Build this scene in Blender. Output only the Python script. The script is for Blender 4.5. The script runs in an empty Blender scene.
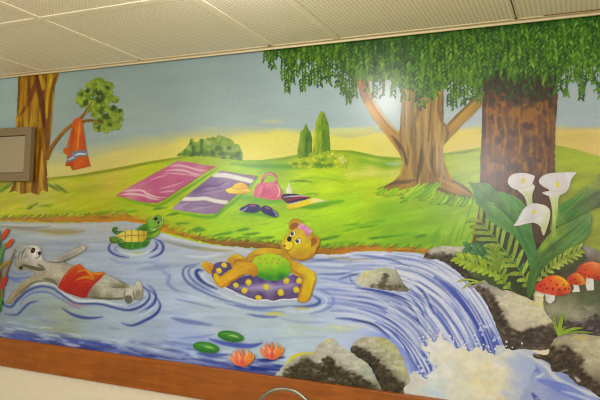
import bpy, math
import numpy as np
from mathutils import Matrix, Vector

# ------------------------------------------------------------------ place
# world: wall plane y = 0, x to the right along the wall, z up, floor z = 0
CAMZ = 1.60
D = 2.30
F = 615.142
DX = np.array([0.90996303, 0.00674047, -0.4146346])
DN = np.array([0.41355733, 0.05907962, 0.90855926])
DZ = np.array([0.03062057, -0.99823052, 0.0509727])
K = D / 2.13
CEIL = CAMZ + 0.7175 * K
RAIL_T = CAMZ - 0.5550 * K
RAIL_B = CAMZ - 0.6870 * K

def P(u, v):
    """point of the wall that the survey of the photograph puts at (u, v)"""
    u = np.asarray(u, float); v = np.asarray(v, float)
    r = np.stack([u - 300, v - 200, np.full_like(u, F)], -1)
    t = D / (r @ DN)
    return (r @ DX) * t, (r @ DZ) * t + CAMZ

scene = bpy.context.scene
COL = scene.collection

# ------------------------------------------------------------------ light falloff on the wall
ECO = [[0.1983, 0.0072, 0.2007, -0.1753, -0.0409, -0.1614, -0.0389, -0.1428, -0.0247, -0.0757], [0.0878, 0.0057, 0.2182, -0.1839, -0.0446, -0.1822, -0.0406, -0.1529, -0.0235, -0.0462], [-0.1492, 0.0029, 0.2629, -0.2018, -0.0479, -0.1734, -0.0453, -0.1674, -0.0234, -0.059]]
def lin(c):
    c = np.clip(np.asarray(c, float) / 255., 0, 1)
    return np.where(c <= .04045, c / 12.92, ((c + .055) / 1.055) ** 2.4)

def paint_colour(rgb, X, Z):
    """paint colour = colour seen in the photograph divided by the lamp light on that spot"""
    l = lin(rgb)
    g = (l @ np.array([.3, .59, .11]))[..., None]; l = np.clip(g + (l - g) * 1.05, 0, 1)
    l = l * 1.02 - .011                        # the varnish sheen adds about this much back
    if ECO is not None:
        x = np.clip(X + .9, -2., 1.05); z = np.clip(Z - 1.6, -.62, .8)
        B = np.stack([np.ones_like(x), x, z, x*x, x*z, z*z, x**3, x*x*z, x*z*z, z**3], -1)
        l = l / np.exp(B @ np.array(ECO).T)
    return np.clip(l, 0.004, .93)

# ------------------------------------------------------------------ noise
def _hash(ix, iy, seed):
    h = np.sin(ix * 127.1 + iy * 311.7 + seed * 74.7) * 43758.5453
    return h - np.floor(h)
def vnoise(x, y, seed=0):
    ix = np.floor(x); iy = np.floor(y); fx = x - ix; fy = y - iy
    fx = fx * fx * (3 - 2 * fx); fy = fy * fy * (3 - 2 * fy)
    a = _hash(ix, iy, seed); b = _hash(ix + 1, iy, seed); c = _hash(ix, iy + 1, seed); d = _hash(ix + 1, iy + 1, seed)
    return (a * (1 - fx) + b * fx) * (1 - fy) + (c * (1 - fx) + d * fx) * fy
def fbm(x, y, seed=0, o=3):
    s = 0; w = .5; t = 0
    for k in range(o):
        s = s + w * vnoise(x * 2 ** k, y * 2 ** k, seed + k * 13); t += w; w *= .5
    return s / t - .5

def spline(pts, n=6, closed=False):
    p = np.array([q[:2] for q in pts], float); m = len(p); out = []
    if m < 3 and not closed: return p
    for i in range(m if closed else m - 1):
        if closed: a, b, c, d = p[(i - 1) % m], p[i], p[(i + 1) % m], p[(i + 2) % m]
        else: a, b, c, d = p[max(i - 1, 0)], p[i], p[i + 1], p[min(i + 2, m - 1)]
        for k in range(n):
            t = k / n
            out.append(.5 * (2 * b + (c - a) * t + (2 * a - 5 * b + 4 * c - d) * t * t + (3 * b - a - 3 * c + d) * t ** 3))
    if not closed: out.append(p[-1])
    return np.array(out)

# ------------------------------------------------------------------ brush
class Layer:
    """one painted shape: colours and coverage on a fine lattice, later turned into a mesh on the wall"""
    def __init__(s, box, step=1.0, seed=1):
        x0, y0, x1, y1 = box
        s.step = step; s.x0 = x0; s.y0 = y0
        s.nx = int(math.ceil((x1 - x0) / step)) + 1; s.ny = int(math.ceil((y1 - y0) / step)) + 1
        s.X, s.Y = np.meshgrid(x0 + step * np.arange(s.nx), y0 + step * np.arange(s.ny))
        s.rgb = np.zeros((s.ny, s.nx, 3)); s.a = np.zeros((s.ny, s.nx)); s.R = np.random.RandomState(seed); s.seed = seed
    def win(s, bx0, by0, bx1, by1):
        i0 = max(int((bx0 - s.x0) / s.step) - 1, 0); i1 = min(int((bx1 - s.x0) / s.step) + 3, s.nx)
        j0 = max(int((by0 - s.y0) / s.step) - 1, 0); j1 = min(int((by1 - s.y0) / s.step) + 3, s.ny)
        if i1 <= i0 or j1 <= j0: return None
        return (slice(j0, j1), slice(i0, i1))
    def put(s, w, m, col, add):
        m3 = m[..., None]
        s.rgb[w] = s.rgb[w] * (1 - m3) + np.asarray(col, float) * m3
        if add: s.a[w] = np.maximum(s.a[w], m)
    def sd_poly(s, p, w):
        X = s.X[w]; Y = s.Y[w]; d = np.full(X.shape, 1e9); ins = np.zeros(X.shape, bool)
        for i in range(len(p)):
            ax, ay = p[i - 1]; bx, by = p[i]
            ex, ey = bx - ax, by - ay; L = ex * ex + ey * ey
            if L < 1e-12: continue
            t = np.clip(((X - ax) * ex + (Y - ay) * ey) / L, 0, 1)
            d = np.minimum(d, (X - ax - t * ex) ** 2 + (Y - ay - t * ey) ** 2)
            if ay != by:
                ins ^= ((ay > Y) != (by > Y)) & (X < ex * (Y - ay) / ey + ax)
        return np.where(ins, -1, 1) * np.sqrt(d)
    def shape(s, pts, col, smooth=True, soft=None, op=1, add=True, n=5, rough=0, rs=3.):
        p = spline(pts, n, True) if smooth else np.array(pts, float)
        g = (soft or s.step) + 1 + rough
        w = s.win(p[:, 0].min() - g, p[:, 1].min() - g, p[:, 0].max() + g, p[:, 1].max() + g)
        if w is None: return s
        f = s.sd_poly(p, w)
        if rough: f = f + rough * 2 * fbm(s.X[w] / rs, s.Y[w] / rs, s.seed + 5, 2)
        s.put(w, np.clip(.5 - f / (soft or s.step), 0, 1) * op, col, add); return s
    def stroke(s, pts, wd, col, soft=None, op=1, taper='both', add=False, smooth=True, n=5):
        p = spline(pts, n) if smooth and len(pts) > 2 else np.array(pts, float)
        m = len(p); t = np.linspace(0, 1, m)
        if taper == 'both': r = np.sin(np.pi * np.clip(t, .04, .96)) ** .6
        elif taper == 'end': r = 1 - .85 * t
        elif taper == 'start': r = .15 + .85 * t
        else: r = np.ones(m)
        if isinstance(wd, (list, tuple)): r = np.interp(t, np.linspace(0, 1, len(wd)), wd) / 2
        else: r = r * wd / 2
        so = soft or s.step; g = r.max() + so + 1
        w = s.win(p[:, 0].min() - g, p[:, 1].min() - g, p[:, 0].max() + g, p[:, 1].max() + g)
        if w is None: return s
        X = s.X[w]; Y = s.Y[w]; f = np.full(X.shape, 1e9)
        for i in range(m - 1):
            ax, ay = p[i]; bx, by = p[i + 1]; ex, ey = bx - ax, by - ay; L = ex * ex + ey * ey + 1e-9
            q = np.clip(((X - ax) * ex + (Y - ay) * ey) / L, 0, 1)
            f = np.minimum(f, np.sqrt((X - ax - q * ex) ** 2 + (Y - ay - q * ey) ** 2) - (r[i] + (r[i + 1] - r[i]) * q))
        s.put(w, np.clip(.5 - f / so, 0, 1) * op, col, add); return s
    def blob(s, x, y, rx, ry, col, ang=0, soft=None, op=1, add=False, rough=0):
        so = soft or s.step; g = max(rx, ry) + so + 1; w = s.win(x - g, y - g, x + g, y + g)
        if w is None: return s
        c, q = math.cos(math.radians(ang)), math.sin(math.radians(ang))
        X = s.X[w] - x; Y = s.Y[w] - y; U = (X * c + Y * q) / rx; V = (-X * q + Y * c) / ry
        f = (np.sqrt(U * U + V * V) - 1) * min(rx, ry)
        if rough: f = f + rough * 2 * fbm(s.X[w] / 3, s.Y[w] / 3, s.seed + 9, 2)
        s.put(w, np.clip(.5 - f / so, 0, 1) * op, col, add); return s
    def grad(s, pts, pw=2.5, eps=30):
        W = 0; C = 0
        for x, y, c in pts:
            k = 1 / ((s.X - x) ** 2 + (s.Y - y) ** 2 + eps) ** (pw / 2)
            W = W + k; C = C + k[..., None] * np.asarray(c, float)
        s.rgb = C / W[..., None]; return s
    def all(s): s.a[:] = 1; return s
    def noise(s, sx, sy, amp, ang=0, o=3, tint=(1, 1, 1)):
        c, q = math.cos(math.radians(ang)), math.sin(math.radians(ang))
        n = fbm((s.X * c + s.Y * q) / sx, (-s.X * q + s.Y * c) / sy, s.seed * 3 + sx + sy, o)
        s.rgb = s.rgb * (1 + amp * 2 * n[..., None] * np.array(tint)); return s
    def mottle(s, sx, sy, col, thr, width, op=1, ang=0, seed=0, region=None, rsoft=8):
        c, q = math.cos(math.radians(ang)), math.sin(math.radians(ang))
        n = fbm((s.X * c + s.Y * q) / sx, (-s.X * q + s.Y * c) / sy, s.seed + seed, 3)
        m = np.clip((n - thr) / width, 0, 1) * op
        if region is not None:
            f = s.sd_poly(spline(region, 4, True), (slice(0, s.ny), slice(0, s.nx)))
            m = m * np.clip(.5 - f / rsoft, 0, 1)
        s.put((slice(0, s.ny), slice(0, s.nx)), m, col, False); return s
    def keep(s, pts, smooth=True, n=5, rough=0, rs=3.):
        p = spline(pts, n, True) if smooth else np.array(pts, float)
        f = s.sd_poly(p, (slice(0, s.ny), slice(0, s.nx)))
        if rough: f = f + rough * 2 * fbm(s.X / rs, s.Y / rs, s.seed + 5, 2)
        s.a = np.maximum(s.a, np.clip(.5 - f / s.step, 0, 1)); return s

DEPTH = [0]
def paint_material(name, rough=.32, gx=60, gy=60, amp=.10):
    m = bpy.data.materials.new(name); m.use_nodes = True; nt = m.node_tree; b = nt.nodes['Principled BSDF']
    at = nt.nodes.new('ShaderNodeVertexColor'); at.layer_name = 'paint'
    tc = nt.nodes.new('ShaderNodeTexCoord'); mp = nt.nodes.new('ShaderNodeMapping'); mp.inputs['Scale'].default_value = (gx, 1, gy)
    no = nt.nodes.new('ShaderNodeTexNoise'); no.inputs['Scale'].default_value = 1; no.inputs['Detail'].default_value = 4
    mr = nt.nodes.new('ShaderNodeMapRange'); mr.inputs['From Min'].default_value = .25; mr.inputs['From Max'].default_value = .75
    mr.inputs['To Min'].default_value = 1 - amp; mr.inputs['To Max'].default_value = 1 + amp
    mx = nt.nodes.new('ShaderNodeMix'); mx.data_type = 'RGBA'; mx.blend_type = 'MULTIPLY'; mx.inputs['Factor'].default_value = 1
    nt.links.new(tc.outputs['Object'], mp.inputs['Vector']); nt.links.new(mp.outputs[0], no.inputs['Vector'])
    nt.links.new(no.outputs['Fac'], mr.inputs['Value'])
    nt.links.new(at.outputs['Color'], mx.inputs['A']); nt.links.new(mr.outputs[0], mx.inputs['B'])
    nt.links.new(mx.outputs['Result'], b.inputs['Base Color'])
    b.inputs['Roughness'].default_value = rough; b.inputs['Specular IOR Level'].default_value = SPEC
    return m
SPEC = .45

def tag(o, label=None, cat=None, group=None, kind=None):
    if label: o['label'] = label
    if cat: o['category'] = cat
    if group: o['group'] = group
    if kind: o['kind'] = kind
    return o

MURAL = bpy.data.objects.new('wall_mural', None); COL.objects.link(MURAL)
MURAL.location = (-1.05, 0, RAIL_T)
tag(MURAL, 'hand-painted mural of teddy bears on a woodland river above the wooden rail', 'mural')

MAT = {}
WPOS = {}
def finish(L, name, parent=None, label=None, mat='smooth', kind=None):
    """lattice -> one mesh lying on the wall, cut along the painted outline"""
    a = L.a; ins = a >= .5; ny, nx = a.shape
    idx = np.full((ny, nx), -1); jj, ii = np.nonzero(ins)
    idx[jj, ii] = np.arange(len(jj))
    U = list(L.X[jj, ii]); V = list(L.Y[jj, ii]); C = list(L.rgb[jj, ii])
    full = ins[:-1, :-1] & ins[1:, :-1] & ins[:-1, 1:] & ins[1:, 1:]
    anyc = ins[:-1, :-1] | ins[1:, :-1] | ins[:-1, 1:] | ins[1:, 1:]
    fj, fi = np.nonzero(full)
    faces = np.stack([idx[fj + 1, fi], idx[fj + 1, fi + 1], idx[fj, fi + 1], idx[fj, fi]], 1).tolist()
    ev = {}
    def edge(j0, i0, j1, i1):
        k = (j0, i0, j1, i1) if (j0, i0) < (j1, i1) else (j1, i1, j0, i0)
        if k in ev: return ev[k]
        t = (.5 - a[j0, i0]) / (a[j1, i1] - a[j0, i0])
        U.append(L.X[j0, i0] + t * (L.X[j1, i1] - L.X[j0, i0])); V.append(L.Y[j0, i0] + t * (L.Y[j1, i1] - L.Y[j0, i0]))
        C.append(L.rgb[j0, i0] if ins[j0, i0] else L.rgb[j1, i1])
        ev[k] = len(U) - 1; return ev[k]
    mj, mi = np.nonzero(anyc & ~full)
    for j, i in zip(mj.tolist(), mi.tolist()):
        q = [(j + 1, i), (j + 1, i + 1), (j, i + 1), (j, i)]; f = []
        for k in range(4):
            c, d = q[k], q[(k + 1) % 4]
            if ins[c]: f.append(int(idx[c]))
            if ins[c] != ins[d]: f.append(edge(c[0], c[1], d[0], d[1]))
        if len(f) >= 3: faces.append(f)
    U = np.array(U); V = np.array(V); C = np.array(C)
    X, Z = P(U, V)
    Z = np.clip(Z, RAIL_T - .02, CEIL - .002)
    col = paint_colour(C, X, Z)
    cx = (X.min() + X.max()) / 2; cz = (Z.min() + Z.max()) / 2
    DEPTH[0] += 1; y = -.0006 - .00011 * DEPTH[0]
    me = bpy.data.meshes.new(name)
    me.from_pydata(np.stack([X - cx, np.zeros_like(X), Z - cz], 1).tolist(), [], faces)
    ca = me.color_attributes.new('paint', 'FLOAT_COLOR', 'POINT')
    ca.data.foreach_set('color', np.concatenate([col, np.ones((len(col), 1))], 1).astype(np.float32).ravel())
    me.update()
    o = bpy.data.objects.new(name, me); COL.objects.link(o)
    me.materials.append(MAT[mat])
    par = parent or MURAL
    o.parent = par
    pw = Vector(par.location) if par is MURAL else Vector(WPOS[par.name])
    o.location = Vector((cx, y, cz)) - pw
    WPOS[o.name] = (cx, y, cz)
    tag(o, label, kind=kind)
    return o

COLS = dict(wall=(224, 216, 196), hole=(222, 211, 186), ceil=(248, 241, 220), strip=(244, 236, 212), wood=((132, 70, 8), (162, 88, 16)), pframe=(128, 112, 84), pdoor=(160, 148, 122))
LAMPS = [(-.96, -.87, CEIL - .065, .06, 9, (1, .97, .91)), (-2.6, -2.3, CEIL - .30, .16, 28, (1, .97, .91)), (-.7, -2.5, CEIL - .30, .16, 43, (1, .97, .91)), (.6, -2.9, CEIL - .30, .16, 28, (1, .97, .91))]  # first lamp follows the wall glare; the deeper ones are added fill
WORLD = .7
EXPO = 0.0
MAT['smooth'] = paint_material('brushed_wall_paint', .27, 70, 90, .05)
MAT['grass'] = paint_material('grass_paint', .27, 40, 160, .09)
MAT['water'] = paint_material('water_paint', .27, 30, 140, .07)
MAT['bark'] = paint_material('bark_paint', .27, 160, 30, .10)
MAT['stone'] = paint_material('stone_paint', .27, 90, 90, .13)
MAT['leaf'] = paint_material('leaf_paint', .27, 120, 80, .10)
XL, XR = -150, 800

# ---------------- sky
L = Layer((XL, -5, XR, 256), 2.0, 3).all()
L.grad([(-30, 90, (124, 137, 125)), (70, 90, (132, 145, 131)), (70, 140, (138, 147, 133)), (150, 80, (138, 151, 139)), (150, 125, (152, 163, 151)),
        (220, 70, (146, 160, 151)), (240, 110, (158, 173, 165)), (300, 60, (156, 171, 161)), (300, 110, (166, 181, 173)), (350, 110, (170, 187, 181)),
        (390, 100, (182, 193, 185)), (460, 110, (174, 183, 177)), (590, 90, (158, 167, 161)), (600, 115, (156, 165, 159)), (640, 60, (146, 159, 153))], 2.2, 400)
yb = np.interp(L.X, [XL, 60, 110, 150, 200, 250, 300, 350, 420, 480, 560, XR], [162, 158, 149, 141, 134, 131, 131, 131, 130, 127, 128, 132])
n = 7 * fbm(L.X / 28, L.Y / 7, 4, 2)
m = np.clip((L.Y - yb + n) / np.interp(L.X, [60, 200, 300, XR], [22, 13, 6, 6]) + .5, 0, 1)
G = Layer((XL, -5, XR, 256), 2.0, 3)
G.grad([(-20, 175, (172, 160, 92)), (60, 175, (186, 172, 100)), (110, 160, (196, 178, 102)), (150, 150, (206, 190, 98)), (200, 140, (216, 202, 100)), (260, 145, (228, 214, 96)),
        (300, 135, (224, 212, 112)), (340, 145, (226, 214, 100)), (390, 140, (220, 206, 106)), (470, 135, (212, 190, 92)), (560, 140, (198, 172, 92)), (600, 145, (200, 172, 96)), (650, 145, (190, 165, 92))], 2.5, 200)
L.rgb = L.rgb * (1 - m[..., None]) + G.rgb * m[..., None]
for p, w, c, o in [([(262, 122), (272, 121), (283, 122)], 3, (200, 196, 130), .7), ([(330, 134), (350, 136), (372, 133)], 3.5, (176, 178, 150), .7),
                   ([(352, 128), (366, 128), (380, 127)], 3, (222, 212, 130), .6), ([(300, 133), (330, 131), (350, 129)], 3, (226, 214, 116), .6),
                   ([(100, 158), (130, 150), (160, 146)], 4, (206, 190, 110), .5), ([(560, 133), (590, 131), (620, 134)], 4, (206, 182, 104), .6)]:
    L.stroke(p, w, c, 3, o)
L.noise(40, 9, .035, -6)
finish(L, 'sky', None, 'painted grey blue sky with a yellow glow low over the hills')

# ---------------- meadow
ridge = [(XL, 187), (0, 182), (45, 178), (75, 175), (110, 169), (150, 161), (185, 156), (215, 156.5), (240, 160), (262, 160), (285, 157), (300, 154), (320, 152), (335, 150),
         (352, 150.5), (380, 156), (400, 157.5), (425, 156), (445, 153), (480, 147), (520, 143), (556, 145), (575, 149), (600, 157), (640, 168), (XR, 176)]
L = Layer((XL, 138, XR, 270), 1.0, 7)
L.grad([(-20, 195, (148, 143, 60)), (20, 212, (167, 159, 58)), (35, 196, (171, 161, 78)), (90, 182, (163, 157, 58)), (110, 178, (182, 161, 66)), (90, 205, (169, 165, 48)), (130, 172, (177, 169, 60)), (60, 216, (158, 159, 52)),
        (150, 170, (171, 179, 44)), (130, 210, (158, 171, 40)), (185, 160, (161, 181, 38)), (165, 212, (167, 185, 36)), (210, 162, (167, 187, 42)), (205, 180, (171, 197, 26)), (240, 168, (161, 197, 30)), (262, 165, (120, 171, 30)), (255, 172, (182, 208, 26)),
        (290, 158, (163, 183, 50)), (285, 162, (137, 179, 34)), (300, 172, (192, 212, 28)), (300, 190, (175, 206, 18)), (330, 182, (190, 214, 24)), (255, 203, (152, 193, 22)), (230, 225, (161, 199, 20)), (270, 225, (167, 206, 14)),
        (345, 156, (156, 179, 50)), (360, 160, (139, 173, 44)), (390, 164, (129, 169, 40)), (345, 168, (161, 191, 50)), (370, 173, (228, 218, 108)), (395, 172, (226, 214, 100)), (350, 173, (220, 218, 90)), (330, 174, (190, 210, 50)), (370, 182, (177, 206, 34)),
        (350, 200, (161, 202, 20)), (390, 215, (135, 183, 18)), (340, 225, (161, 202, 16)), (310, 235, (165, 204, 18)), (400, 235, (131, 177, 22)), (440, 215, (135, 177, 24)), (460, 235, (150, 185, 22)), (440, 245, (120, 167, 24)),
        (460, 160, (156, 169, 44)), (465, 180, (148, 169, 40)), (570, 165, (144, 155, 44)), (590, 175, (152, 163, 44)), (640, 180, (139, 153, 50)), (590, 245, (137, 145, 56)), (580, 200, (137, 145, 50)), (640, 240, (127, 133, 60))], 3.2, 60)
L.noise(60, 8, .10, -8); L.noise(16, 3, .05, -14)
dk = lambda p, w, c, o=.8, s=1.6: L.stroke(p, w, c, s, o)
# ridge shading and far folds
dk([(45, 179), (75, 176), (110, 170.5), (150, 163), (185, 157)], 3, (110, 118, 34), .8)
dk([(90, 178), (120, 174), (150, 168)], 5, (178, 172, 70), .5, 4)
dk([(238, 161), (262, 161.5), (286, 158.5), (300, 155)], 1.6, (112, 140, 34), .7)
dk([(232, 164), (262, 166), (300, 166.5), (318, 163)], 4.5, (82, 142, 24), .8, 3)
dk([(240, 167.5), (275, 169), (310, 168)], 2, (118, 176, 30), .6)
dk([(336, 151.5), (352, 152), (380, 158), (402, 159)], 2, (98, 128, 40), .7)
dk([(360, 161), (385, 165), (402, 166)], 6, (112, 164, 40), .6, 4)
dk([(385, 163), (395, 164), (402, 163)], 4, (170, 190, 150), .6, 2)
dk([(445, 154.5), (465, 152), (480, 149)], 2, (84, 112, 34), .8)
dk([(452, 158), (470, 156), (481, 153)], 4, (150, 176, 56), .6, 3)
dk([(345, 174), (370, 173), (400, 172)], 5, (216, 216, 106), .55, 3)
dk([(300, 178), (330, 179), (352, 186)], 2, (130, 180, 26), .6)
dk([(320, 172), (340, 178), (355, 184)], 2.2, (150, 192, 34), .6)
dk([(290, 181.5), (302, 181), (312, 182)], 1.8, (62, 110, 26))
dk([(302, 195), (313, 193.5), (318, 195)], 1.4, (90, 140, 24))
dk([(300, 208), (330, 203), (344, 201)], 4, (96, 160, 24), .8, 2)
dk([(300, 206), (312, 208), (330, 205)], 3.5, (90, 150, 24), .7, 2)
dk([(330, 186), (360, 184), (390, 190)], 3, (190, 214, 50), .5, 2)
# shade of blankets and bag
dk([(118, 197), (150, 205), (163, 204), (180, 193), (200, 180), (218, 168)], 3, (92, 140, 34), .8, 2)
dk([(172, 211), (190, 215), (212, 217), (222, 211), (242, 195), (258, 178)], 3.5, (84, 150, 24), .8, 2)
dk([(236, 198), (248, 198), (262, 201), (285, 202)], 7, (96, 160, 22), .7, 3)
dk([(240, 214), (258, 214), (275, 218)], 3, (84, 150, 26), .8, 2)
# grass tufts
R = L.R
for x, y, l, c in [(35, 205, 9, (96, 106, 44)), (46, 206, 12, (100, 116, 44)), (30, 208, 5, (70, 84, 44)), (105, 212, 26, (110, 142, 36)), (98, 214.5, 14, (94, 124, 40)), (125, 212, 18, (108, 150, 34)), (160, 209, 10, (70, 118, 28)), (172, 214.5, 11, (74, 120, 28)),
                   (180, 224, 16, (86, 138, 26)), (170, 226, 9, (76, 124, 26)), (200, 231, 16, (78, 136, 24)), (195, 229, 10, (70, 128, 24)), (218, 235, 18, (72, 126, 24)), (226, 233, 12, (92, 150, 22)), (243, 230, 15, (80, 140, 22)),
                   (253, 234, 16, (72, 128, 24)), (262, 238, 18, (62, 112, 26)), (240, 238, 12, (96, 150, 24)), (355, 225, 16, (110, 168, 22)), (365, 227, 22, (96, 154, 22)), (352, 230, 14, (110, 166, 24)), (378, 222, 18, (116, 170, 22)), (328, 239, 16, (70, 124, 24)),
                   (335, 237, 10, (84, 140, 24)), (376, 238, 14, (66, 126, 22)), (388, 237, 20, (84, 144, 22)), (405, 235, 16, (104, 158, 22)), (420, 236, 12, (76, 134, 24)), (345, 243, 20, (112, 166, 24)), (300, 222, 18, (132, 188, 18)), (470, 222, 10, (96, 146, 26)), (130, 205, 12, (140, 164, 40)), (20, 216, 24, (136, 152, 50)), (70, 213, 24, (140, 156, 46))]:
    for k in range(3):
        dx = R.uniform(-l * .3, l * .3); q = l * R.uniform(.35, .6)
        dk([(x + dx - q, y + R.uniform(.3, 1.6)), (x + dx, y - .2 + R.uniform(-.6, .6)), (x + dx + q, y - R.uniform(.6, 2.2))], R.uniform(1.1, 2.2), c, .75, 1.3)
for x, y in [(432, 236), (436, 232), (440, 236), (445, 231), (448, 236), (452, 228), (456, 234), (461, 230), (465, 240), (468, 226), (472, 232), (458, 222), (450, 218), (466, 214)]:
    dk([(x, y + 9), (x + 1.5, y + 2), (x + 5, y - 7)], 1.7, [(96, 146, 22), (150, 190, 40), (84, 132, 26)][R.randint(3)], .65)
for k in range(420):
    x = R.uniform(-30, 480); y = R.uniform(176, 250); c = [(196, 220, 60), (124, 178, 20), (150, 196, 24), (110, 164, 24)][R.randint(4)]
    dk([(x - 6, y + 1.2), (x, y), (x + 6, y - 1.6)], R.uniform(.8, 1.8), c, .28, 1.4)
for x, y in [(50, 186), (54, 188), (58, 187), (62, 190), (-4, 190), (3, 189), (8, 187)]:
    dk([(x - 3, y - 3), (x + 1, y), (x + 6, y + 3)] if x > 20 else [(x - 6, y + 5), (x, y), (x + 5, y - 4)], 2.2, (70, 92, 40) if x > 20 else (74, 110, 44), .8)
dk([(475, 246), (478, 232), (480, 220), (481, 205)], 5, (104, 84, 30), .8, 3)
L.keep(ridge + [(XR, 268), (480, 268), (XL, 262)], False)
finish(L, 'meadow', None, 'painted rolling bright green meadow with grass strokes', 'grass')

# ---------------- shrub on the ridge
L = Layer((165, 125, 255, 172), .7, 11)
L.grad([(185, 152, (136, 152, 56)), (205, 150, (110, 140, 46)), (220, 143, (146, 164, 72)), (235, 152, (124, 152, 60)), (210, 157, (88, 124, 40))], 2, 20)
L.keep([(176, 156.5), (179, 153), (183, 150), (187, 146.5), (189.5, 143), (190.5, 139), (193, 138.5), (195, 142), (199, 141.5), (200.5, 138.5), (203, 138.5), (205, 140), (207, 137.5), (212, 137), (215, 138), (218, 135.5), (223, 136), (227, 138), (231, 139), (234, 143), (239, 144.5), (241, 149), (243, 155), (243.5, 161), (232, 159.5), (210, 157), (195, 156.5)], False, rough=.8)
for k in range(170):
    x = L.R.uniform(178, 243); y = L.R.uniform(138, 160); t = L.R.rand()
    c = [(150, 170, 76), (126, 158, 52), (92, 128, 44), (164, 172, 92)][L.R.randint(4)] if y < 151 or t < .4 else [(62, 104, 40), (84, 120, 42)][L.R.randint(2)]
    L.blob(x, y, L.R.uniform(1.2, 2.6), L.R.uniform(1.5, 3), c, L.R.uniform(0, 90), 1.2, .7)
for x, y, a, b in [(191, 143, 1.4, 3), (193, 149, 1.6, 4), (201.5, 145, 1.5, 5), (202, 152, 2, 3), (218, 148, 3.4, 3), (229, 148, 2.4, 2), (213, 153, 2.5, 3), (195, 154, 3, 2), (222, 154, 4, 2), (237, 156, 3, 2)]:
    L.blob(x, y, a, b, (58, 92, 40), 0, 1.5, .85, rough=.6)
finish(L, 'shrub', None, 'painted low green shrub on the ridge above the pink blanket', 'leaf')

# ---------------- cypresses and flowering bush
def cypress(pts, box, light, core, label, seed):
    L = Layer(box, .6, seed); L.shape(pts, core, add=True, rough=.5)
    x0, y0, x1, y1 = box; w = L.a.copy()
    for k in range(240):
        x = L.R.uniform(x0, x1); y = L.R.uniform(y0, y1); u = (x - x0) / (x1 - x0)
        c = np.array(light) * (1 - u) + np.array((66, 116, 34)) * u + L.R.uniform(-18, 18)
        L.stroke([(x, y + 4), (x + .4, y), (x + .9, y - 4)], 1.8, c, 1.2, .6)
    for k in range(26):
        x = x0 + (x1 - x0) * L.R.uniform(.5, .72); y = L.R.uniform(y0 + 9, y1 - 3)
        L.stroke([(x, y + 4), (x + .5, y - 4)], 1.6, (50, 96, 30), 1.4, .55)
    return finish(L, 'cypress', None, label, 'leaf')
cypress([(306.3, 122.5), (304, 128), (300.5, 133), (299.5, 141), (297.6, 150), (298.5, 163), (304, 166), (311.5, 163), (312, 152), (312, 138), (310, 131), (307.5, 127)], (296, 121, 314, 168), (138, 156, 44), (96, 134, 40), 'painted shorter cypress with a pointed dark tip', 21)
cypress([(321.5, 111), (319.5, 115), (316, 122), (314.5, 130), (313.3, 142), (312.6, 152), (314, 160), (322, 162), (330, 158), (330, 142), (329.6, 131), (327.5, 121), (324.5, 113)], (311, 109, 332, 163), (206, 200, 44), (92, 140, 34), 'painted taller cypress, yellow along its left side', 22)
L = Layer((280, 146, 362, 176), .7, 23)
L.shape([(288, 162), (296, 159), (306, 157), (312, 152), (318, 155), (324, 152), (330, 150), (337, 151.5), (343, 155), (347, 161), (349, 167), (335, 168.5), (318, 168), (300, 168), (288, 165)], (150, 176, 44), rough=1.6)
for k in range(260):
    x = L.R.uniform(288, 350); y = L.R.uniform(150, 169); c = [(214, 206, 40), (150, 176, 36), (120, 160, 36), (168, 190, 44), (222, 212, 60)][L.R.randint(5)] if x < 340 else [(214, 206, 110), (170, 190, 60)][L.R.randint(2)]
    L.blob(x, y, L.R.uniform(.9, 2.2), L.R.uniform(.9, 1.8), c, 0, 1.2, .7)
for x, y, a in [(323, 160, 3), (318, 164, 4), (330, 165, 4), (322, 166, 5), (305, 164, 4), (295, 164, 3)]: L.blob(x, y, a, 1.7, (78, 122, 34), 0, 1.6, .75, rough=.7)
for x, y in [(332, 154), (336, 156), (340, 158), (343, 162)]: L.blob(x, y, 1.3, 1.1, (226, 212, 140), 0, 1.2, .75)
finish(L, 'flowering_bush', None, 'painted yellow flowering bush at the foot of the two cypresses', 'leaf')

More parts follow.
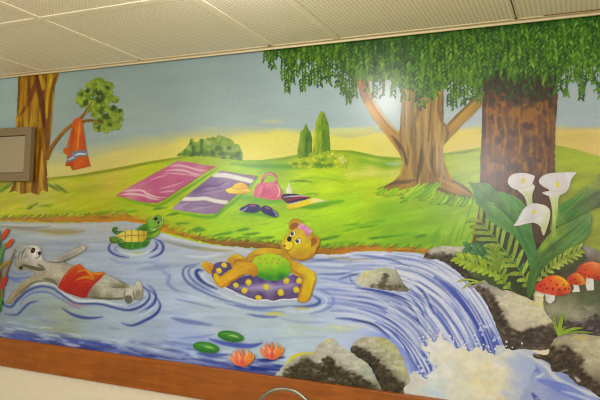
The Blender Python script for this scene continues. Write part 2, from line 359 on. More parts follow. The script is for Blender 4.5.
# ---------------- river
def lerp_curve(A, B, t, n=40):
    a = spline(A, 10); b = spline(B, 10)
    q = np.linspace(0, 1, n); f = lambda p: np.stack([np.interp(q, np.linspace(0, 1, len(p)), p[:, k]) for k in (0, 1)], 1)
    return f(a) * (1 - t) + f(b) * t
C1 = [(352, 253.5), (385, 252.5), (415, 253.5), (436, 258), (452, 267), (467, 279), (480, 295), (491, 313), (500, 333), (507, 354)]
C0 = [(318, 310), (340, 314), (358, 318), (374, 324), (388, 332), (399, 342), (408, 354), (414, 364), (420, 376), (424, 388)]
def fall_streaks(L, fade=False):
    old = L.rgb.copy()
    R = np.random.RandomState(77)
    for k in range(560):
        t = R.rand(); a, b = sorted(R.uniform(-.1, 1.08, 2)); a = max(a, 0); b = min(b, 1)
        if b - a < .15: continue
        c = lerp_curve(C1, C0, t); i, j = int(a * 39), int(b * 39) + 1; m = (a + b) / 2
        pal = [(214, 213, 214), (200, 202, 212), (186, 190, 206), (120, 132, 180), (64, 80, 150), (222, 218, 208)] if m < .62 else [(156, 166, 206), (88, 104, 178), (50, 66, 150), (116, 130, 186), (206, 208, 214), (66, 82, 164)]
        L.stroke(c[i:j:2], R.choice([.8, 1.1, 1.5, 2.2, 3]), pal[R.randint(6)], 1.1, R.uniform(.35, .8), smooth=False)
    for t, a, b, w, c, o in [(.2, .42, .95, 6, (44, 62, 158), .9), (.16, .5, 1, 3, (40, 56, 150), .8), (.1, .3, .95, 3, (206, 206, 208), .8), (.03, .15, .98, 2.4, (120, 132, 180), .9), (.06, .45, .9, 2.6, (214, 212, 204), .8), (.3, .1, .6, 4, (214, 212, 210), .8), (.36, .35, .8, 2.6, (216, 214, 206), .85), (.44, .05, .5, 3, (206, 206, 212), .7),
                             (.5, .3, .9, 2.6, (60, 78, 166), .8), (.56, .2, .75, 2.6, (204, 208, 216), .75), (.62, .5, .98, 3, (70, 88, 172), .8), (.7, .1, .7, 2.4, (66, 82, 156), .8), (.74, .1, .6, 2.4, (208, 210, 214), .8), (.8, .3, .95, 2.6, (180, 190, 214), .7), (.88, .2, .9, 3, (60, 78, 166), .85), (.93, .3, .95, 2, (196, 202, 216), .7), (.97, .35, 1, 4, (56, 74, 166), .8), (.25, .75, 1, 4, (50, 66, 160), .8), (.4, .7, 1, 4, (62, 80, 170), .75), (.08, .85, 1, 5, (50, 66, 158), .8)]:
        L.stroke(lerp_curve(C1, C0, t)[int(a * 39):int(b * 39) + 1], w, c, 1.4, o, smooth=False)
    # streaks that leave the mid-river rock
    for p, w, c, o in [([(392, 268), (405, 274), (418, 283), (428, 296), (436, 312)], 3, (216, 214, 208), .7), ([(408, 279), (418, 286), (428, 300), (434, 314)], 3.4, (52, 68, 146), .85), ([(410, 288), (420, 300), (428, 316)], 2.2, (66, 82, 156), .8), ([(412, 284), (424, 298), (431, 315)], 1.8, (210, 212, 216), .8),
                       ([(356, 288), (380, 292), (402, 299), (414, 312), (420, 324)], 3.2, (46, 60, 136), .9), ([(395, 291), (410, 297), (420, 308), (426, 322)], 2.8, (58, 76, 154), .8), ([(380, 287), (398, 291), (412, 299)], 2, (206, 208, 214), .8), ([(345, 293), (372, 297), (396, 308), (408, 324)], 2.2, (208, 210, 210), .7), ([(350, 300), (376, 306), (396, 320)], 2.2, (84, 98, 164), .7),
                       ([(352, 321), (366, 322), (378, 327), (390, 338)], 2.6, (34, 46, 96), .8), ([(335, 319), (350, 319.5), (366, 321)], 2, (60, 74, 140), .7), ([(352, 255), (368, 256), (392, 260), (410, 267)], 2.4, (86, 100, 160), .7), ([(364, 253.5), (388, 254.5), (408, 257)], 1.8, (222, 220, 216), .9), ([(385, 255), (400, 257), (420, 262), (440, 272)], 1.8, (96, 110, 170), .7), ([(420, 254), (438, 259), (454, 269), (468, 282)], 1.8, (128, 136, 174), .8)]:
        L.stroke(p, w, c, 1.3, o)
    if fade:
        k = np.clip((L.X - 318) / 50, 0, 1)[..., None]; L.rgb = old * (1 - k) + L.rgb * k
edge = [(XL, 220), (0, 221.5), (30, 222.5), (60, 223.5), (100, 222), (125, 221.5), (140, 223), (152, 229), (162, 233), (178, 237.5), (200, 243), (220, 246), (240, 247.5), (262, 249.5), (290, 252), (318, 254), (340, 254), (355, 251.5), (372, 251), (400, 252), (420, 253.5), (432, 256), (447, 262)]
L = Layer((XL, 214, 530, 430), 1.0, 31)
L.grad([(-20, 260, (126, 130, 126)), (20, 235, (144, 147, 136)), (60, 232, (153, 149, 124)), (60, 245, (147, 153, 158)), (110, 235, (155, 155, 149)), (100, 258, (153, 161, 169)), (140, 275, (165, 174, 184)), (170, 245, (170, 174, 177)), (160, 260, (163, 172, 186)),
        (180, 300, (174, 184, 196)), (120, 320, (159, 170, 173)), (60, 328, (140, 147, 119)), (30, 320, (128, 140, 136)), (10, 315, (132, 140, 143)), (-20, 325, (105, 115, 113)), (100, 335, (142, 155, 160)), (150, 345, (147, 159, 173)), (200, 320, (174, 186, 190)), (190, 335, (157, 170, 199)), (250, 320, (180, 191, 190)),
        (260, 335, (168, 182, 188)), (300, 330, (184, 195, 181)), (300, 345, (180, 193, 201)), (230, 250, (180, 180, 171)), (250, 262, (184, 189, 192)), (330, 265, (184, 191, 203)), (350, 275, (182, 191, 211)), (330, 300, (159, 172, 209)), (360, 300, (197, 201, 211)), (400, 262, (191, 195, 214)),
        (410, 275, (199, 201, 214)), (330, 320, (186, 197, 203)), (400, 330, (126, 142, 203)), (450, 300, (147, 157, 203)), (520, 370, (147, 157, 192))], 3, 80)
L.noise(50, 5, .06, -3); L.noise(18, 3, .035, 4)
sk = lambda p, w, c, o=.8, s=1.4, t='both': L.stroke(p, w, c, s, o, t)
R = L.R
# shore water: pale foam and ochre reflections
for p, w, c, o in [([(XL, 224), (30, 225), (70, 226), (110, 224)], 3, (176, 172, 156), .8), ([(10, 228), (45, 230), (75, 230)], 3.5, (140, 124, 84), .7), ([(40, 231), (62, 233), (85, 231)], 4, (142, 126, 76), .8), ([(0, 226), (30, 228), (50, 226)], 1.5, (98, 96, 84), .7),
                   ([(100, 227), (118, 229), (130, 226)], 3, (170, 164, 130), .7), ([(20, 236), (60, 238), (120, 235)], 3, (160, 164, 164), .7), ([(10, 243), (60, 244), (110, 242)], 2, (120, 130, 140), .6), ([(40, 249), (80, 251), (115, 250)], 2.5, (128, 138, 152), .6),
                   ([(150, 230), (165, 236), (185, 240), (205, 246)], 2.5, (196, 196, 190), .8), ([(165, 241), (190, 247), (215, 250), (235, 250)], 4, (150, 142, 104), .8), ([(160, 240), (185, 246), (210, 248)], 1.6, (120, 120, 110), .7), ([(180, 250), (205, 253), (228, 253)], 3, (176, 180, 190), .8),
                   ([(185, 256), (205, 257), (222, 254)], 3, (204, 206, 204), .8), ([(170, 238), (200, 245), (240, 250), (262, 252)], 2.4, (206, 202, 192), .8), ([(308, 257), (318, 255), (340, 256), (360, 253), (380, 253), (410, 254)], 2.6, (212, 208, 200), .9), ([(310, 259), (325, 260), (350, 257)], 2.2, (72, 84, 130), .7),
                   ([(300, 262), (325, 261), (352, 263)], 2, (112, 122, 160), .7), ([(330, 257), (352, 260), (372, 259), (392, 256)], 3.4, (166, 156, 116), .8), ([(306, 266), (340, 268), (372, 267)], 2.2, (120, 132, 170), .7), ([(320, 264), (345, 265), (365, 264)], 2, (208, 212, 212), .7)]:
    sk(p, w, c, o, 2)
# long drifting lines
for k in range(150):
    x = R.uniform(-30, 330); y = R.uniform(228, 345); l = R.uniform(8, 30); c = [(190, 196, 200), (120, 132, 164), (146, 158, 176), (176, 184, 176), (150, 150, 170)][R.randint(5)]
    s = R.uniform(-.03, .12); sk([(x - l, y - s * l), (x, y + R.uniform(-1, 1)), (x + l, y + s * l)], R.uniform(1, 3), c, .3, 2.4)
BL = (44, 56, 118); BM = (84, 98, 156); WH = (200, 204, 204)
for p, w, c, o in [
    # around the grey bear
    ([(3, 302), (6, 306), (12, 306.5), (18, 300), (28, 291), (40, 286.5), (52, 288), (60, 293), (70, 300), (78, 303.5), (100, 304), (118, 308.5), (130, 310), (142, 306), (149, 299), (149, 292), (144, 287)], [1.5, 2.4, 2.2, 2, 2.2, 2, 2.2, 2.6, 2, 1], BL, .9),
    ([(20, 306), (25, 297.5), (35, 292.5), (47, 292), (58, 297), (68, 303), (80, 309)], 1.8, BM, .85), ([(5, 314), (17, 314.5), (24, 308), (30, 303), (38, 301)], 2.4, BL, .85), ([(62, 308), (74, 315), (88, 318), (103, 317)], 3, BL, .9), ([(122, 323), (132, 325.5), (145, 320.5), (156, 314), (160.5, 306), (158, 299)], 3, BL, .9), ([(147, 284), (154, 290), (156, 298), (150, 306), (140, 312)], 2.4, BM, .85), ([(140, 316), (150, 311), (155, 304)], 2, (200, 202, 200), .6), ([(36, 318), (50, 322), (64, 321)], 2.4, (110, 122, 150), .6),
    ([(110, 302), (125, 306), (138, 303), (146, 296)], 1.6, (120, 130, 165), .8), ([(58, 289), (68, 296), (80, 301), (100, 301), (115, 304), (128, 306)], 2.2, (206, 204, 192), .9), ([(66, 301), (76, 305), (84, 306)], 3, (170, 110, 116), .6),
    ([(30, 286), (42, 283), (53, 284.5), (60, 288)], 1.8, (196, 192, 176), .9), ([(8, 268), (6.5, 274), (12, 278), (22, 278.5), (33, 276)], 2.4, BM, .9), ([(10, 264), (9, 270), (15, 273.5), (26, 273), (34, 271)], 2, (108, 116, 150), .8), ([(10, 279), (16, 281.5), (22, 281)], 2, BM, .8), ([(14, 256), (18, 260), (17, 264)], 1.6, BL, .7),
    ([(-30, 296), (-10, 304), (2, 312)], 2.5, BM, .7),
    # around the turtle
    ([(112, 242.5), (109, 247), (111, 252), (119, 256), (129, 257.5)], 2.4, BL, .9), ([(118, 246), (115, 249), (120, 253), (130, 255)], 1.6, BM, .8), ([(155, 241.5), (157.5, 245), (155, 249.5), (150, 252)], 2.2, BL, .9), ([(154, 238.5), (161, 242), (163.5, 248), (160, 254), (150, 258)], 2.6, BL, .9), ([(118, 252), (128, 254), (142, 254), (152, 250)], 2.4, (206, 206, 196), .8), ([(108, 256), (118, 262), (140, 263), (160, 260)], 3, (120, 132, 160), .5), ([(128, 252), (138, 253), (147, 251)], 3, (150, 170, 110), .6),
    # bends between turtle and yellow bear
    ([(163, 272), (170, 276), (168, 283), (176, 290), (190, 294)], 3.4, (116, 128, 164), .75), ([(150, 262), (160, 268), (168, 277), (166, 286)], 4, (140, 150, 180), .6), ([(150, 290), (156, 296), (154, 304), (146, 310)], 2.4, BL, .8), ([(137, 270), (155, 268), (170, 266)], 5, (126, 134, 158), .5),
    # around the yellow bear
    ([(203, 270.5), (198, 270), (196.5, 274), (201, 280), (209, 285), (217, 289)], 4, BL, .95), ([(196, 266), (190, 268.5), (189, 274), (194, 281), (206, 289), (220, 295)], 2.4, BM, .85), ([(200, 263.5), (188, 266), (183.5, 270), (184, 277), (191, 285), (206, 293), (224, 300), (246, 305)], 2.4, (78, 90, 140), .85),
    ([(205, 273), (202, 276), (208, 282), (216, 286)], 3, (206, 208, 206), .8), ([(212, 290), (230, 298), (248, 303), (270, 306)], 2.2, (206, 206, 204), .7), ([(180, 292), (200, 299), (220, 305), (250, 310)], 3, (196, 202, 204), .6), ([(225, 303), (250, 309), (285, 312)], 3, (120, 134, 176), .7), ([(175, 299), (190, 302), (215, 308)], 2, (106, 120, 156), .7),
    ([(312, 295), (317, 298), (320, 301.5), (315, 305), (304, 306.5), (292, 306)], 3, (70, 84, 140), .9), ([(313, 292), (323, 296), (327, 301), (322, 307), (306, 311), (285, 311)], 2.6, (204, 208, 208), .85), ([(316, 289), (328, 293), (334, 301), (327, 309), (310, 314)], 2.6, (110, 124, 172), .8), ([(235, 305), (260, 308), (290, 306)], 3, (84, 96, 150), .7),
    ([(296, 309), (302, 308), (310, 309)], 2.6, (190, 176, 80), .7), ([(266, 314), (275, 313.5), (284, 315)], 3.6, (202, 196, 84), .8), ([(248, 314), (262, 316.5), (278, 317)], 2.6, (80, 96, 152), .8), ([(280, 318), (300, 322), (325, 322)], 3, (140, 152, 186), .6), ([(325, 325), (340, 328), (360, 328)], 3, (206, 206, 140), .7), ([(300, 327), (330, 330), (352, 333)], 3.5, (180, 190, 160), .6),
    # flow to the fall
    ([(318, 274), (338, 274), (356, 271)], 2.2, BM, .8), ([(340, 279), (350, 276), (360, 273)], 2, BL, .85), ([(350, 276), (352, 282), (362, 287), (378, 290), (395, 293)], 2.2, BL, .8), ([(318, 284), (345, 286), (375, 294)], 2.6, (206, 208, 208), .8), ([(320, 278), (340, 281), (352, 285)], 2, (110, 124, 178), .8),
    ([(318, 289), (345, 291), (380, 301), (402, 314)], 2.4, (98, 112, 176), .8), ([(325, 296), (350, 297), (378, 306), (398, 320)], 3, (204, 206, 210), .7), ([(326, 303), (352, 304), (378, 313)], 2.6, (130, 142, 192), .75), ([(330, 311), (355, 312), (380, 320)], 2.6, (92, 106, 170), .7), ([(336, 318), (360, 320), (378, 327)], 2.2, (58, 72, 140), .8), ([(340, 324), (362, 326), (380, 333)], 2.2, (214, 216, 200), .7)]:
    sk(p, w, c, o)
# dark foreground water along the rail
for k in range(420):
    x = R.uniform(-40, 285); b = 338 + .14 * x; y = b - abs(R.normal(0, 1)) * 7.5 + 2; l = R.uniform(5, 18)
    c = [(44, 54, 116), (62, 74, 136), (54, 62, 120), (96, 108, 156), (150, 156, 176)][R.randint(5)]
    f = np.clip((b - y) / 15, 0, 1); sk([(x - l, y - .13 * l), (x, y + R.uniform(-.8, .8)), (x + l, y + .15 * l)], R.uniform(1.4, 3.4), c, .75 * (1 - f * .55), 1.8)
for p, w, c, o in [([(15, 330), (35, 333), (58, 338)], 2, (80, 90, 112), .7), ([(28, 333), (50, 342), (75, 348)], 3, (62, 70, 112), .8), ([(60, 336), (75, 341), (95, 343), (115, 347)], 3.4, (58, 70, 138), .8), ([(64, 343), (72, 345), (80, 346)], 3, (192, 192, 194), .8), ([(100, 338), (115, 340), (130, 341)], 1.4, (196, 200, 200), .7), ([(30, 331), (45, 334), (60, 336)], 1.2, (190, 192, 184), .7),
                   ([(172, 318), (186, 321), (212, 325)], 4.5, (88, 102, 150), .7), ([(210, 339), (228, 344), (250, 346), (262, 343)], 5, (62, 76, 150), .9), ([(196, 352), (212, 355), (232, 354)], 4, (66, 80, 150), .85), ([(258, 360), (268, 360), (285, 357)], 4, (36, 48, 116), .95), ([(235, 366), (252, 368), (280, 370)], 4.5, (34, 46, 116), .95), ([(262, 364), (275, 366), (284, 366)], 4, (38, 50, 122), .95),
                   ([(150, 350), (170, 353), (190, 358)], 2.4, (170, 176, 194), .7), ([(190, 361), (205, 363), (214, 366)], 2.4, (130, 136, 180), .8), ([(160, 343), (185, 347), (200, 351)], 3, (110, 124, 176), .7), ([(180, 338), (200, 337), (215, 334)], 3, (110, 122, 170), .6), ([(285, 356), (300, 353)], 3, (204, 208, 200), .7)]:
    sk(p, w, c, o, 1.8)
RIV_BASE = L.rgb.copy()
for k in range(46):
    x = R.uniform(10, 285); y = 337 + .14 * x - R.uniform(3, 17); l = R.uniform(3, 9); sk([(x - l, y - .1 * l), (x, y), (x + l, y + .18 * l)], R.uniform(.8, 1.5), (196, 200, 204), .6, 1)
fall_streaks(L, True)
RIV = L
L.keep([(x, y) for x, y in edge] + [(470, 275), (500, 320), (512, 352), (530, 430), (XL, 430)], False, rough=.7, rs=7)
finish(L, 'river', None, 'painted pale blue river with dark blue ripple lines', 'water')

# ---------------- earth bank between grass and water
L = Layer((XL, 208, 450, 262), .8, 37)
L.grad([(-20, 219, (146, 108, 60)), (20, 219, (150, 110, 62)), (75, 219, (160, 112, 48)), (120, 217, (176, 120, 30)), (155, 222, (206, 144, 24)), (178, 232, (176, 124, 28)), (215, 240, (140, 100, 28)), (245, 244, (122, 84, 24)), (285, 246, (132, 92, 24)), (325, 247, (156, 104, 24)), (345, 247, (190, 124, 24)), (380, 248, (196, 130, 26)), (425, 249, (190, 122, 30))], 3, 20)
up = [(XL, 217), (0, 217.5), (40, 217), (80, 215.5), (108, 214), (130, 214.5), (148, 218), (165, 223), (180, 230), (198, 236), (220, 239), (245, 239.5), (262, 240.5), (285, 244), (312, 245), (328, 246.5), (345, 245.5), (360, 244.5), (385, 246), (405, 246.5), (430, 247.5), (440, 249)]
lo = [(440, 256), (420, 253), (400, 252), (372, 251), (358, 252), (340, 254), (318, 254.5), (290, 252), (262, 249), (240, 246.5), (220, 245), (200, 241.5), (178, 236), (160, 231), (150, 227.5), (138, 222.5), (125, 221.3), (100, 222), (60, 222.5), (30, 221.5), (0, 220.5), (XL, 220)]
for k in range(170):
    t = L.R.uniform(0, len(up) - 1.01); i = int(t); x = up[i][0] + (t - i) * (up[i + 1][0] - up[i][0]); y = up[i][1] + (t - i) * (up[i + 1][1] - up[i][1]) + L.R.uniform(-.5, 5)
    L.stroke([(x - 6, y - .6), (x, y), (x + 6, y + .8)], L.R.uniform(1, 2.2), [(120, 78, 26), (206, 144, 40), (176, 116, 30), (96, 70, 26)][L.R.randint(4)], 1.2, .4)
for k in range(330):
    t = L.R.uniform(0, len(up) - 1.01); i = int(t); x = up[i][0] + (t - i) * (up[i + 1][0] - up[i][0]); y = up[i][1] + (t - i) * (up[i + 1][1] - up[i][1])
    if x < 130: g = [(120, 130, 44), (150, 150, 56), (104, 108, 40)]
    elif x < 190: g = [(150, 176, 36), (176, 170, 40), (120, 150, 30)]
    else: g = [(96, 148, 24), (130, 180, 26), (78, 118, 26), (150, 186, 30)]
    d = L.R.uniform(2, 5); L.stroke([(x + d, y - 2), (x, y + .4), (x - d * .8, y + L.R.uniform(.8, 3.4))], L.R.uniform(1, 1.8), g[L.R.randint(len(g))], None, .85, 'end', True)
L.keep(up + lo, False, rough=1.3, rs=4)
finish(L, 'river_bank', None, 'painted strip of orange brown earth along the far shore', 'smooth')
# ---------------- waterfall
L = Layer((312, 245, 520, 400), .8, 41)
L.grad([(370, 260, (186, 190, 204)), (420, 270, (190, 192, 202)), (440, 275, (176, 182, 204)), (400, 300, (176, 184, 206)), (440, 300, (152, 160, 200)), (470, 300, (116, 130, 188)), (480, 320, (96, 112, 178)), (440, 330, (118, 130, 190)), (460, 340, (92, 108, 180)), (410, 340, (96, 112, 182)), (420, 365, (70, 88, 172)), (380, 315, (156, 166, 198)), (350, 312, (176, 184, 200)), (495, 345, (84, 98, 172))], 3, 60)
L.rgb = L.rgb * .86 + L.rgb.mean(2, keepdims=True) * .14
wl = np.clip((L.X - np.interp(L.Y, [250, 270, 300, 325, 345, 400], [392, 396, 392, 384, 392, 408])) / 34, 0, 1); wl = wl * wl * (3 - 2 * wl)
iy = np.clip(((L.Y - RIV.y0) / RIV.step).round().astype(int), 0, RIV.ny - 1); ix = np.clip(((L.X - RIV.x0) / RIV.step).round().astype(int), 0, RIV.nx - 1)
L.rgb = L.rgb * wl[..., None] + RIV_BASE[iy, ix] * (1 - wl[..., None])
fall_streaks(L)
gl = np.clip((330 - L.Y) / 60, 0, 1)[..., None] * .16
L.rgb = L.rgb * .86 + L.rgb.mean(2, keepdims=True) * .14
L.rgb = L.rgb * (1 - gl * wl[..., None]) + np.array((214, 212, 210)) * gl * wl[..., None]
RW = np.random.RandomState(5)
for k in range(130):
    t = RW.rand(); a = RW.uniform(.15, .8); c = lerp_curve(C1, C0, t)[int(a * 39):int(min(a + RW.uniform(.12, .4), 1) * 39) + 1]
    if len(c) > 2: L.stroke(c, RW.uniform(.8, 1.8), [(226, 222, 214), (212, 212, 214), (60, 74, 140)][RW.choice(3, p=[.45, .3, .25])], .9, .7, smooth=False)
# spray flecks near the foot
for k in range(95):
    t = R.rand(); c = lerp_curve(C1, C0, t)[min(39, int(R.uniform(32, 39.9)))]
    L.blob(c[0] + R.uniform(-5, 5), c[1] + R.uniform(-8, 5), R.uniform(.6, 1.7), R.uniform(.7, 1.9), (206, 206, 216), 60, .9, .85)
L.keep([(392, 251.5), (415, 252.8), (436, 257.2), (453, 266.5), (468, 278.5), (481, 294.5), (492, 312.5), (501, 333), (509, 356), (500, 372), (440, 392), (418, 392), (408, 362), (400, 346), (388, 334), (384, 324), (390, 300), (396, 276)], False)
finish(L, 'waterfall', None, 'painted waterfall, blue and white streaks bending over the edge', 'water')

# ---------------- stream below the fall
L = Layer((488, 338, XR, 440), 1.0, 43)
L.grad([(510, 352, (196, 194, 186)), (525, 356, (186, 186, 184)), (530, 370, (136, 146, 178)), (545, 365, (152, 158, 178)), (560, 385, (128, 138, 174)), (600, 398, (136, 144, 174)), (525, 395, (150, 154, 176)), (510, 390, (206, 198, 176)), (640, 420, (120, 130, 170))], 3, 30)
for p, w, c, o in [([(512, 351), (530, 357), (546, 366), (556, 378), (575, 388), (600, 397), (640, 412)], 4.5, (200, 198, 186), .85), ([(520, 364), (530, 366), (540, 372)], 7, (104, 118, 172), .8), ([(538, 380), (552, 384), (566, 392), (590, 402)], 8, (102, 116, 174), .8), ([(555, 382), (568, 386), (585, 395)], 3, (92, 108, 172), .8), ([(562, 391), (576, 395), (600, 404)], 2.6, (204, 202, 196), .7), ([(536, 377), (540, 376), (544, 373)], 2.6, (200, 202, 204), .8),
                   ([(526, 384), (520, 388), (514, 398)], 5, (206, 200, 176), .8), ([(532, 393), (536, 398), (542, 404)], 4, (60, 62, 140), .85), ([(512, 357), (520, 360), (528, 359)], 3, (150, 156, 184), .8), ([(536, 398), (538, 399)], 3, (216, 210, 196), .9), ([(563, 377), (570, 380), (576, 384)], 5, (132, 142, 172), .7)]:
    L.stroke(p, w, c, 1.6, o)
L.keep([(496, 345), (520, 346), (545, 356), (570, 376), (600, 390), (XR, 410), (XR, 440), (488, 440)], False)
finish(L, 'stream', None, 'painted blue stream running off below the right rocks', 'water')

# ---------------- rocks
def rock(pts, base, darks, lights, label, seed, dcol=(66, 58, 44), lcol=(206, 196, 168), yel=(), rough=.8, smooth=True, step=.8):
    x = [p[0] for p in pts]; y = [p[1] for p in pts]
    L = Layer((min(x) - 3, min(y) - 3, max(x) + 3, max(y) + 3), step, seed)
    L.grad(base, 2.6, 12); L.noise(9, 6, .10, 20); L.noise(3, 3, .07)
    for reg, op, so in lights: L.mottle(8, 5, lcol, -.12, .22, op, 15, 7, reg, so)
    for reg, op, so in darks:
        L.shape(reg, dcol, True, so * 2.2, op * .38, False); L.mottle(7, 5, np.array(dcol) * .8, -.06, .2, op * .75, 0, 3, reg, so * 1.8)
    for reg, op, so in lights:
        rx = [q[0] for q in reg]; ry = [q[1] for q in reg]
        for k in range(int(14 + .06 * (max(rx) - min(rx)) * (max(ry) - min(ry)))):
            a, b = L.R.uniform(min(rx), max(rx)), L.R.uniform(min(ry), max(ry)); d = L.R.uniform(1.5, 4)
            L.stroke([(a - d, b + d * .3), (a, b), (a + d, b + L.R.uniform(-.2, .6) * d)], L.R.uniform(1, 2.4), np.array(lcol) * L.R.uniform(.8, 1.08), 1.2, .4)
    for reg, op, so in darks:
        rx = [q[0] for q in reg]; ry = [q[1] for q in reg]; cx, cy = np.mean(rx), np.mean(ry)
        for k in range(int(20 + .16 * (max(rx) - min(rx)) * (max(ry) - min(ry)))):
            q = spline(reg, 3, True)[L.R.randint(len(reg) * 3)]; t = L.R.rand() ** .6 * 1.12; a = cx + (q[0] - cx) * t; b = cy + (q[1] - cy) * t
            L.blob(a, b, L.R.uniform(1, 3.2), L.R.uniform(.7, 1.8), np.array(dcol) * L.R.choice([.66, .82, 1.0, 1.35, 1.8], p=[.25, .3, .25, .12, .08]), L.R.uniform(-40, 40), 1.3, .5, rough=.5)
    for p, w, c, o in yel: L.stroke(p, w, c, 1.6, o)
    L.keep(pts, smooth, rough=rough)
    return finish(L, 'rock', None, label, 'stone')
rock([(356, 281), (358, 276), (364, 271.5), (372, 270), (378, 268.5), (384, 267), (391, 268.5), (397, 271), (401, 278), (405, 285), (409, 290), (402, 291.5), (392, 290.5), (380, 289.5), (366, 286.5), (357, 285)],
     [(362, 275, (204, 198, 130)), (366, 272, (212, 206, 120)), (360, 281, (204, 196, 180)), (375, 276, (186, 182, 152)), (384, 270, (176, 176, 140)), (392, 276, (168, 168, 138)), (402, 284, (134, 130, 102)), (385, 285, (140, 132, 110)), (375, 284, (160, 152, 132))],
     [([(372, 286), (384, 285), (396, 286), (407, 288), (408, 293), (380, 291)], .75, 4), ([(384, 276), (387, 276), (386, 283), (381, 284)], .3, 3)], [([(358, 278), (372, 275), (384, 272), (392, 274), (384, 281), (364, 284)], .6, 4)], 'painted small pale rock standing in the middle of the river', 51, (96, 88, 66))
rock([(424, 258), (428, 251.5), (434, 247.5), (442, 246), (454, 246.5), (465, 247.5), (474, 252), (480, 262), (484, 275), (478, 290), (470, 283), (462, 276), (453, 268), (440, 260.5)],
     [(432, 252, (176, 164, 142)), (445, 248, (176, 168, 150)), (462, 251, (172, 164, 140)), (440, 258, (92, 80, 62)), (455, 264, (80, 68, 50)), (470, 270, (96, 84, 60)), (475, 258, (140, 134, 96))],
     [([(428, 257), (440, 254), (456, 258), (470, 266), (480, 284), (468, 284), (452, 269)], .9, 4)], [([(430, 249), (445, 246), (466, 248), (462, 254), (444, 252)], .5, 4)], 'painted brown rock on the far bank at the lip of the waterfall', 52, (58, 48, 34))
rock([(466, 289), (472, 285), (480, 282.5), (490, 282), (498, 286), (506, 291), (518, 292), (532, 295), (545, 298), (551, 305), (555, 318), (559, 330), (557, 341), (551, 348), (538, 350.5), (522, 349), (508, 350.5), (500, 336), (492, 316), (482, 297), (473, 288)],
     [(472, 288, (156, 146, 130)), (488, 287, (168, 158, 138)), (500, 296, (190, 178, 148)), (520, 298, (196, 186, 142)), (540, 305, (200, 186, 132)), (530, 315, (196, 186, 148)), (515, 310, (196, 184, 152)), (546, 322, (192, 180, 140)), (520, 328, (186, 172, 142)), (490, 302, (120, 106, 86)), (498, 320, (104, 92, 72)), (510, 340, (88, 76, 62)), (530, 342, (92, 78, 64)), (548, 338, (96, 80, 66))],
     [([(478, 290), (488, 292), (494, 300), (500, 312), (508, 328), (514, 346), (504, 346), (494, 322), (484, 302)], .9, 4), ([(508, 330), (520, 333), (532, 330), (546, 328), (556, 336), (552, 346), (530, 348), (510, 350)], .95, 4), ([(540, 330), (553, 326), (556, 342), (546, 347)], .7, 3)],
     [([(495, 296), (520, 295), (545, 304), (552, 322), (530, 326), (505, 316)], .5, 6)], 'painted large sunlit rock right of the waterfall', 53, (70, 58, 46), (212, 200, 166), [([(528, 301), (536, 304), (546, 304)], 3, (206, 190, 104), .7), ([(540, 300), (548, 306), (552, 316)], 2, (206, 196, 140), .7)])
rock([(545, 312), (543, 300), (548, 288), (556, 276), (566, 262), (574, 252), (584, 245.5), (594, 249), (606, 254), (630, 262), (XR, 270), (XR, 346), (620, 342), (596, 336), (574, 334), (561, 334), (556, 325)],
     [(588, 249, (150, 134, 120)), (604, 256, (130, 116, 100)), (580, 254, (110, 96, 80)), (568, 268, (70, 66, 44)), (556, 282, (64, 60, 40)), (550, 294, (96, 88, 60)), (596, 266, (84, 74, 56)), (582, 290, (80, 78, 50)), (562, 297, (120, 112, 78)), (600, 288, (74, 76, 48)), (556, 308, (150, 144, 112)), (570, 304, (118, 120, 84)), (590, 300, (84, 96, 56)), (575, 315, (136, 132, 100)), (590, 312, (124, 120, 96)), (598, 325, (84, 74, 68)), (580, 328, (110, 98, 88)), (564, 326, (124, 120, 80)), (640, 320, (92, 84, 72))],
     [([(584, 322), (596, 316), (620, 316), (640, 330), (600, 334), (582, 334)], .9, 4), ([(564, 322), (576, 322), (588, 330), (568, 333)], .5, 4)], [([(562, 306), (580, 306), (592, 312), (570, 320)], .4, 5)], 'painted mossy grey rock under the toadstools', 54, (72, 60, 56), (160, 152, 124))
rock([(556, 338), (562, 334.5), (575, 333.5), (592, 335), (612, 338), (640, 342), (XR, 345), (XR, 412), (620, 405), (600, 397.5), (588, 389), (577, 384.5), (570, 377), (562, 372), (552, 371), (550, 364), (543, 360), (534, 357), (534, 353.5), (544, 355), (549, 352), (550, 345)],
     [(562, 340, (172, 160, 124)), (580, 340, (178, 164, 124)), (600, 350, (176, 162, 128)), (590, 365, (164, 152, 120)), (575, 355, (156, 144, 112)), (560, 350, (120, 106, 80)), (556, 362, (70, 58, 44)), (570, 370, (88, 76, 58)), (585, 382, (98, 86, 66)), (640, 370, (150, 138, 110)), (600, 390, (96, 84, 64))],
     [([(534, 354), (550, 350), (562, 352), (574, 362), (584, 374), (598, 386), (606, 400), (584, 388), (566, 376), (552, 368)], .95, 5), ([(562, 346), (572, 350), (582, 360), (574, 364)], .45, 4)], [([(568, 336), (600, 340), (640, 350), (600, 362), (578, 348)], .4, 6)], 'painted tan rock with a dark jagged foot, lowest on the right', 55, (64, 52, 38), (196, 182, 146), [([(572, 336), (580, 337.5), (588, 338)], 2, (196, 170, 70), .7), ([(562, 371), (567, 370)], 3, (190, 176, 160), .9), ([(575, 377), (578, 380), (580, 381)], 3, (196, 186, 164), .9)])
